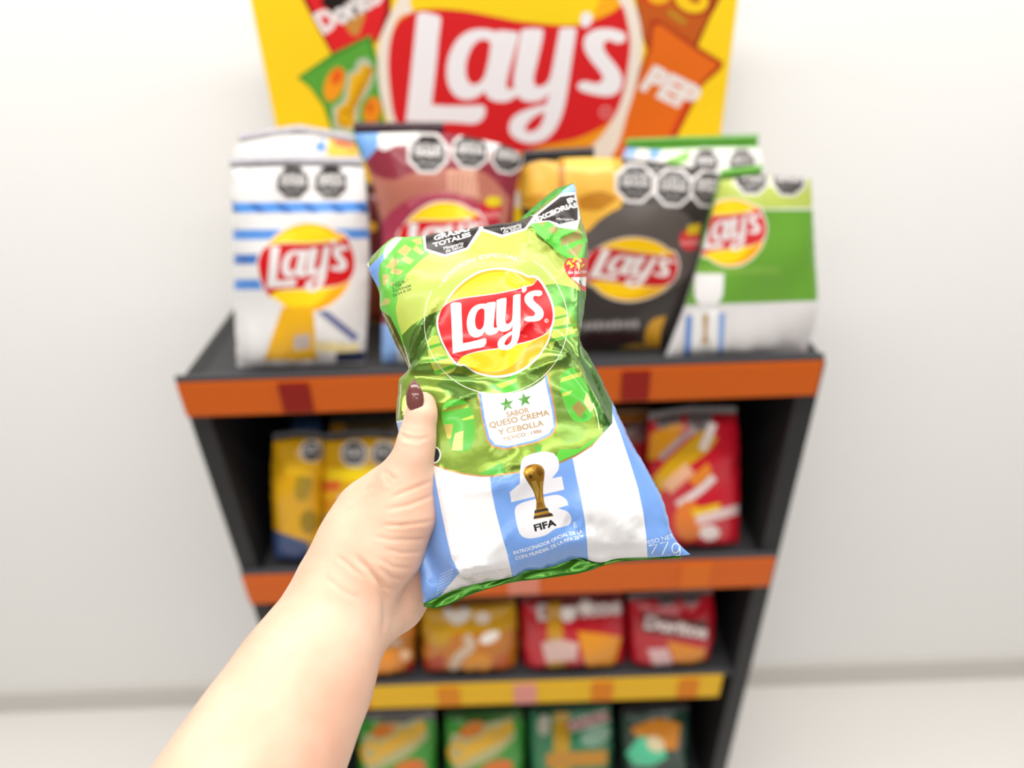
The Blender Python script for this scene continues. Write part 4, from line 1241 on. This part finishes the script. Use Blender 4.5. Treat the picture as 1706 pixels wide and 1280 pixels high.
# bottom seal: crimped green strip
be = np.array(bottom_edge[::-1])
bo = np.array([(706, 1011), (724, 1015), (744, 1010), (771, 996), (795, 987), (832, 975), (860, 969), (880, 967), (912, 964), (946, 959), (970, 955), (990, 949), (1005, 942), (1032, 935), (1091, 932), (1135, 930)])
bo = np.stack([np.interp(np.linspace(0, 1, len(be)), np.linspace(0, 1, len(bo)), bo[:, k]) for k in (0, 1)], 1)
pa, pb = hs.hit(be + [0, -1.0]), hs.hit(bo)
strip_mesh('bottom_seal', hs.point(pa, b=np.zeros(len(pa)), extra=0.0006), hs.point(pb, b=np.zeros(len(pb)), extra=0.0004), mat('#41801e', 'foil'), bag, 0.0004, hs.N, 0.0011, 130, 6, 0.28)
# top seal: crimped strip standing along the upper edge on the right, folded back elsewhere
te = np.array([(866, 373), (885, 358), (905, 343), (935, 320), (955, 306)])
to = np.array([(856, 372), (874, 354), (897, 333), (928, 309), (950, 302)])
strip_mesh('top_seal', hs.point(hs.hit(te), b=np.zeros(5)), hs.point(hs.hit(to), b=np.zeros(5), extra=-0.004), mat('#3f9a2c', 'foil'), bag, 0.0005, hs.N, 0.0006, 50, 4)
te = np.array([(612, 443), (622, 428), (640, 410), (655, 400)])
to = np.array([(609, 441), (618, 424), (636, 406), (652, 396)])
strip_mesh('top_seal', hs.point(hs.hit(te), b=np.zeros(4)), hs.point(hs.hit(to), b=np.zeros(4), extra=-0.003), mat('#3f9a2c', 'foil'), bag, 0.0005, hs.N, 0.0004, 24, 3)
te = hs.point(hs.hit([(660, 397), (705, 397), (745, 391), (800, 382), (866, 372)]), b=np.zeros(5), extra=0.001)
strip_mesh('folded_top', te, te - hs.N * 0.022 - hs.V * 0.012, mat('#58a838', 'foil'), bag, 0.0004, hs.V, 0.0008, 60, 4)

#HAND
# ------------------------------------------------------------------ hand and forearm
def bag_front_depth(px, py):
    uv = hs.px2uv([(px, py)])
    return float(project(hs.point(uv))[1][0])


def bag_plane_depth(px, py):
    uv = hs.hit([(px, py)])
    return float(project(hs.point(uv, b=np.zeros(1)))[1][0])


def cs(px, py, t):                     # pixel and distance -> camera-aligned metres
    return np.array([(px - W / 2) / F * t, -(py - H / 2) / F * t, -t])


VOX = 0.0017
glo = np.array([-0.190, -0.310, -0.455])
ghi = np.array([0.020, 0.010, -0.170])
dims = [int((b - a) / VOX) for a, b in zip(glo, ghi)]
gx = [(glo[k] + np.arange(dims[k]) * VOX).astype(np.float32) for k in range(3)]
GX, GY, GZ = np.meshgrid(*gx, indexing='ij')


def cone(a, b, ra, rb, flat=None):
    """tapered rounded limb from a to b"""
    a, b = np.array(a), np.array(b)
    d = b - a
    L2 = d @ d
    t = np.clip(((GX - a[0]) * d[0] + (GY - a[1]) * d[1] + (GZ - a[2]) * d[2]) / L2, 0, 1)
    q = np.sqrt((GX - a[0] - t * d[0])**2 + (GY - a[1] - t * d[1])**2 + (GZ - a[2] - t * d[2])**2)
    return q - (ra + (rb - ra) * t)


def smin(a, b, k):
    h = np.clip(0.5 + 0.5 * (b - a) / k, 0, 1)
    return b + (a - b) * h - k * h * (1 - h)


def chain(pts, k=0.006):
    f = None
    for (a, ra), (b, rb) in zip(pts[:-1], pts[1:]):
        c = cone(a, b, ra, rb)
        f = c if f is None else smin(f, c, k)
    return f


def J(px, py, t, rpx):
    return (cs(px, py, t), rpx * t / F)


TT = bag_front_depth(706, 690)
tt = min(TT, 0.352) - 0.0085
# thumb: tip, joint, base
thumb = chain([J(706, 672, tt + 0.0015, 20), J(702, 690, tt, 25), J(695, 730, tt, 29.5), J(690, 756, tt, 31), J(676, 800, tt + 0.004, 40)], 0.004)
# ball of the thumb and the side of the hand
thenar = chain([J(676, 802, tt + 0.005, 44), J(668, 850, tt + 0.006, 58), J(638, 912, tt + 0.008, 64), J(592, 972, tt + 0.010, 62)], 0.008)
side = chain([J(640, 815, tt + 0.014, 34), J(617, 850, tt + 0.014, 48), J(597, 905, tt + 0.013, 62), J(580, 960, tt + 0.012, 72)], 0.010)
# heel of the palm, lower and farther back
heel = chain([J(702, 905, tt + 0.034, 38), J(694, 955, tt + 0.032, 40), J(660, 1003, tt + 0.028, 44), J(622, 1022, tt + 0.023, 46), J(585, 1040, tt + 0.014, 60)], 0.008)
palm = chain([J(660, 850, tt + 0.034, 46), J(650, 930, tt + 0.032, 48), J(600, 985, tt + 0.022, 56)], 0.010)
arm = chain([J(574, 985, tt + 0.010, 68), J(552, 1042, tt + 0.004, 86), J(506, 1132, tt - 0.012, 108), J(452, 1232, tt - 0.030, 124), J(398, 1330, tt - 0.048, 136), J(350, 1420, tt - 0.064, 144), J(250, 1640, tt - 0.098, 178)], 0.010)
front = smin(smin(thumb, thenar, 0.008), side, 0.010)
front = smin(front, arm, 0.014)
rear = smin(smin(palm, heel, 0.010), arm, 0.012)


def finger(pts):
    """joints given as pixels; the finger lies along the back of the bag"""
    out = []
    for px, py, r, back in pts:
        t = bag_plane_depth(px, py) + back
        out.append((cs(px, py, t), r))
    return out


FING = [
    [(676, 815, 0.0100, 0.012), (720, 775, 0.0092, 0.022), (775, 745, 0.0086, 0.027), (815, 725, 0.0080, 0.028), (842, 716, 0.0072, 0.026)],
    [(680, 855, 0.0105, 0.016), (735, 820, 0.0095, 0.026), (800, 795, 0.0088, 0.029), (845, 782, 0.0082, 0.029), (874, 776, 0.0074, 0.027)],
    [(684, 895, 0.0100, 0.017), (735, 872, 0.0092, 0.026), (795, 855, 0.0085, 0.029), (838, 846, 0.0079, 0.029), (864, 842, 0.0071, 0.027)],
    [(688, 930, 0.0092, 0.015), (730, 918, 0.0082, 0.021), (772, 908, 0.0076, 0.024), (806, 901, 0.0071, 0.024), (828, 897, 0.0064, 0.022)]]
fj = [finger(f) for f in FING]
for f in fj:
    rear = smin(rear, chain(f, 0.002), 0.0045)
hand = smin(front, rear, 0.0022)


def surface_nets(Fv):
    nx, ny, nz = Fv.shape
    c = [(i, j, k) for i in (0, 1) for j in (0, 1) for k in (0, 1)]
    S = {q: Fv[q[0]:nx - 1 + q[0], q[1]:ny - 1 + q[1], q[2]:nz - 1 + q[2]] for q in c}
    neg = sum((S[q] < 0).astype(np.int8) for q in c)
    act = (neg > 0) & (neg < 8)
    ids = -np.ones(act.shape, np.int64)
    I = np.argwhere(act)
    ids[act] = np.arange(len(I))
    acc = np.zeros((len(I), 3)); cnt = np.zeros(len(I))
    for a in c:
        for ax in range(3):
            if a[ax] == 0:
                b = list(a); b[ax] = 1; b = tuple(b)
                fa, fb = S[a][act], S[b][act]
                m = (fa < 0) != (fb < 0)
                t = np.where(m, fa / np.where(m, fa - fb, 1), 0)
                p = np.tile(np.array(a, float), (len(I), 1)); p[:, ax] += t
                acc += p * m[:, None]; cnt += m
    V = (I + acc / cnt[:, None]) * VOX + glo
    Q = []
    neg0 = Fv < 0
    for ax in range(3):
        o1, o2 = [(1, 2), (2, 0), (0, 1)][ax]
        sl_a = [slice(1, -1)] * 3; sl_b = [slice(1, -1)] * 3
        sl_a[ax] = slice(0, -1); sl_b[ax] = slice(1, None)
        ch = neg0[tuple(sl_a)] != neg0[tuple(sl_b)]
        flip = neg0[tuple(sl_a)]
        E = np.argwhere(ch)
        fl = flip[ch]
        base = E.copy(); base[:, o1] += 1; base[:, o2] += 1

        def cell(d1, d2):
            q = base.copy(); q[:, o1] += d1; q[:, o2] += d2
            return ids[q[:, 0], q[:, 1], q[:, 2]]
        a, b, c2, d = cell(-1, -1), cell(0, -1), cell(0, 0), cell(-1, 0)
        quad = np.stack([a, b, c2, d], 1)
        quad = np.where(fl[:, None], quad, quad[:, ::-1])
        Q.append(quad)
    Q = np.concatenate(Q)
    return V, Q[(Q >= 0).all(1)]


hv, hq = surface_nets(hand)
hv = hv @ R.T + CAM
person = empty('person', px_at_depth(600, 1000, tt))
tag(person, 'bare left hand and forearm with brown thumbnail gripping the green bag', 'person')
skin = bpy.data.materials.new('skin')
skin.use_nodes = True
nt = skin.node_tree
pb_ = nt.nodes['Principled BSDF']
pb_.inputs['Roughness'].default_value = 0.5
pb_.inputs['Subsurface Weight'].default_value = 0.25
pb_.inputs['Subsurface Radius'].default_value = (1.0, 0.35, 0.2)
pb_.inputs['Subsurface Scale'].default_value = 0.004
tc = nt.nodes.new('ShaderNodeTexCoord')
n1 = nt.nodes.new('ShaderNodeTexNoise'); n1.inputs['Scale'].default_value = 26; n1.inputs['Detail'].default_value = 5
rp = nt.nodes.new('ShaderNodeValToRGB')
rp.color_ramp.elements[0].position = 0.3; rp.color_ramp.elements[0].color = srgb('#e9b499')
rp.color_ramp.elements[1].position = 0.72; rp.color_ramp.elements[1].color = srgb('#f6d2b8')
n2 = nt.nodes.new('ShaderNodeTexVoronoi'); n2.inputs['Scale'].default_value = 900
bp = nt.nodes.new('ShaderNodeBump'); bp.inputs['Strength'].default_value = 0.12; bp.inputs['Distance'].default_value = 0.0005
nt.links.new(tc.outputs['Object'], n1.inputs['Vector']); nt.links.new(tc.outputs['Object'], n2.inputs['Vector'])
nt.links.new(n1.outputs['Fac'], rp.inputs['Fac']); nt.links.new(rp.outputs['Color'], pb_.inputs['Base Color'])
nt.links.new(n2.outputs['Distance'], bp.inputs['Height']); nt.links.new(bp.outputs['Normal'], pb_.inputs['Normal'])

tmp = mesh_obj('tmp', hv, hq, skin, None, smooth=True)
sm_ = tmp.modifiers.new('s', 'SMOOTH'); sm_.factor = 0.5; sm_.iterations = 4
ss = tmp.modifiers.new('ss', 'SUBSURF'); ss.levels = 1; ss.render_levels = 1
dg = bpy.context.evaluated_depsgraph_get()
me = bpy.data.meshes.new_from_object(tmp.evaluated_get(dg))
bpy.data.objects.remove(tmp)
n = len(me.vertices)
co = np.zeros(n * 3); me.vertices.foreach_get('co', co); co = co.reshape(-1, 3)
no = np.zeros(n * 3); me.vertices.foreach_get('normal', no); no = no.reshape(-1, 3)
pp, dp = project(co)
facing = np.clip(((CAM - co) / np.linalg.norm(CAM - co, axis=1)[:, None] * no).sum(1) * 2, 0, 1)
WR = [  # skin creases: path, depth m, half width px
    ([(664, 722), (680, 729), (700, 731), (716, 729)], 0.0007, 3.2), ([(666, 729), (684, 735), (705, 737)], 0.0005, 3.0),
    ([(668, 715), (690, 722), (712, 722)], 0.0003, 3.0),
    ([(645, 785), (650, 795), (660, 800)], 0.0006, 4), ([(642, 780), (640, 792), (645, 803), (656, 808)], 0.0005, 4),
    ([(650, 830), (680, 818), (710, 806), (722, 800)], 0.0006, 3.4), ([(640, 850), (680, 842), (712, 830), (726, 822)], 0.0006, 3.4),
    ([(636, 876), (670, 876), (700, 872), (724, 868)], 0.0006, 3.2), ([(620, 893), (650, 900), (690, 900), (716, 898)], 0.0005, 3.2),
    ([(640, 915), (670, 922), (706, 920)], 0.0005, 3.0), ([(630, 930), (655, 945), (690, 948)], 0.0005, 3.0),
    ([(630, 945), (650, 962), (680, 968)], 0.0005, 3.2), ([(620, 955), (640, 978), (660, 985)], 0.0005, 3.2),
    ([(590, 925), (612, 948), (632, 972), (641, 1000), (642, 1030), (638, 1060)], 0.0014, 5),
    ([(560, 925), (590, 950), (612, 965)], 0.0005, 3.5), ([(540, 960), (570, 985), (600, 1000)], 0.0004, 4),
    ([(580, 840), (602, 822), (625, 808)], 0.0004, 4), ([(570, 860), (600, 835), (618, 826)], 0.0003, 4)]
disp = np.zeros(n)
for path, a, w in WR:
    d, al = seg_dist(pp, path)
    a *= 0.7
    disp -= a * np.exp(-(d / w) ** 2) * np.clip(np.minimum(al, 1 - al) * 5 + 0.15, 0, 1)
    disp += 0.35 * a * np.exp(-((d - 2.2 * w) / (1.4 * w)) ** 2) * np.clip(np.minimum(al, 1 - al) * 5, 0, 1)
disp *= facing * (dp < tt + 0.02)
co = co + no * disp[:, None]
off = np.array(person.location)
me.vertices.foreach_set('co', (co - off).ravel())
me.update()
body = bpy.data.objects.new('hand_and_forearm', me)
COL.objects.link(body)
body.parent = person

# nails: glossy almond shells
def nail(outline_px, axis_px, cdepth, rad_px, lift, parent=person):
    ring = smooth_ring(outline_px, 4, 60)
    c = ring.mean(0)
    V = []
    K = 7
    for k in range(K + 1):
        V.append(c + (ring - c) * (k / K))
    V = np.concatenate(V)
    a, b = np.array(axis_px[0], float), np.array(axis_px[1], float)
    d = (b - a) / np.linalg.norm(b - a)
    x = (V - a) @ np.array([-d[1], d[0]])
    s = ((V - a) @ d) / np.linalg.norm(b - a)
    h = np.sqrt(np.clip(1 - (x / rad_px) ** 2, 0.02, 1)) * rad_px * cdepth / F
    t = cdepth - h - lift * (1 - 0.6 * np.abs(2 * s - 1) ** 2)
    P = CAM + rays(V) * t[:, None]
    m = len(ring)
    Fc = []
    for k in range(K):
        for i in range(m):
            j = (i + 1) % m
            Fc.append((k * m + i, k * m + j, (k + 1) * m + j, (k + 1) * m + i))
    o = mesh_obj('fingernail', P, Fc, mat('#7a4744', 'nail'), parent, smooth=True)
    md = o.modifiers.new('thick', 'SOLIDIFY'); md.thickness = 0.0009; md.offset = -1
    return o


tn = nail([(690, 632), (698, 641), (705, 656), (706, 670), (702, 682), (693, 686), (684, 684), (678, 676), (676, 662), (678, 650), (683, 640)], ((690, 632), (693, 688)), tt + 0.0005, 20.0, 0.0030)
tn['label'] = 'glossy brown almond-shaped thumbnail'
for f in fj:                                   # nails of the fingers behind the bag
    a, b = f[-2][0], f[-1][0]
    d = (b - a) / np.linalg.norm(b - a)
    away = np.array([0, 0, -1.0]); sidev = np.cross(d, away)
    r = f[-1][1]
    V, Fc = [], []
    for i in range(7):
        s = i / 6
        wdt = math.sin(math.pi * (0.12 + 0.82 * s) * 0.93 + 0.1) * 0.85
        for j in range(7):
            th = (j / 6 - 0.5) * 2.0 * wdt
            V.append(b + d * (-0.004 + 0.016 * s) + (away * math.cos(th) + sidev * math.sin(th)) * (r + 0.0006))
    for i in range(6):
        for j in range(6):
            q = i * 7 + j
            Fc.append((q, q + 1, q + 8, q + 7))
    o = mesh_obj('fingernail', np.array(V) @ R.T + CAM, Fc, mat('#7a4744', 'nail'), person, smooth=True)
    md = o.modifiers.new('thick', 'SOLIDIFY'); md.thickness = 0.0008; md.offset = 1
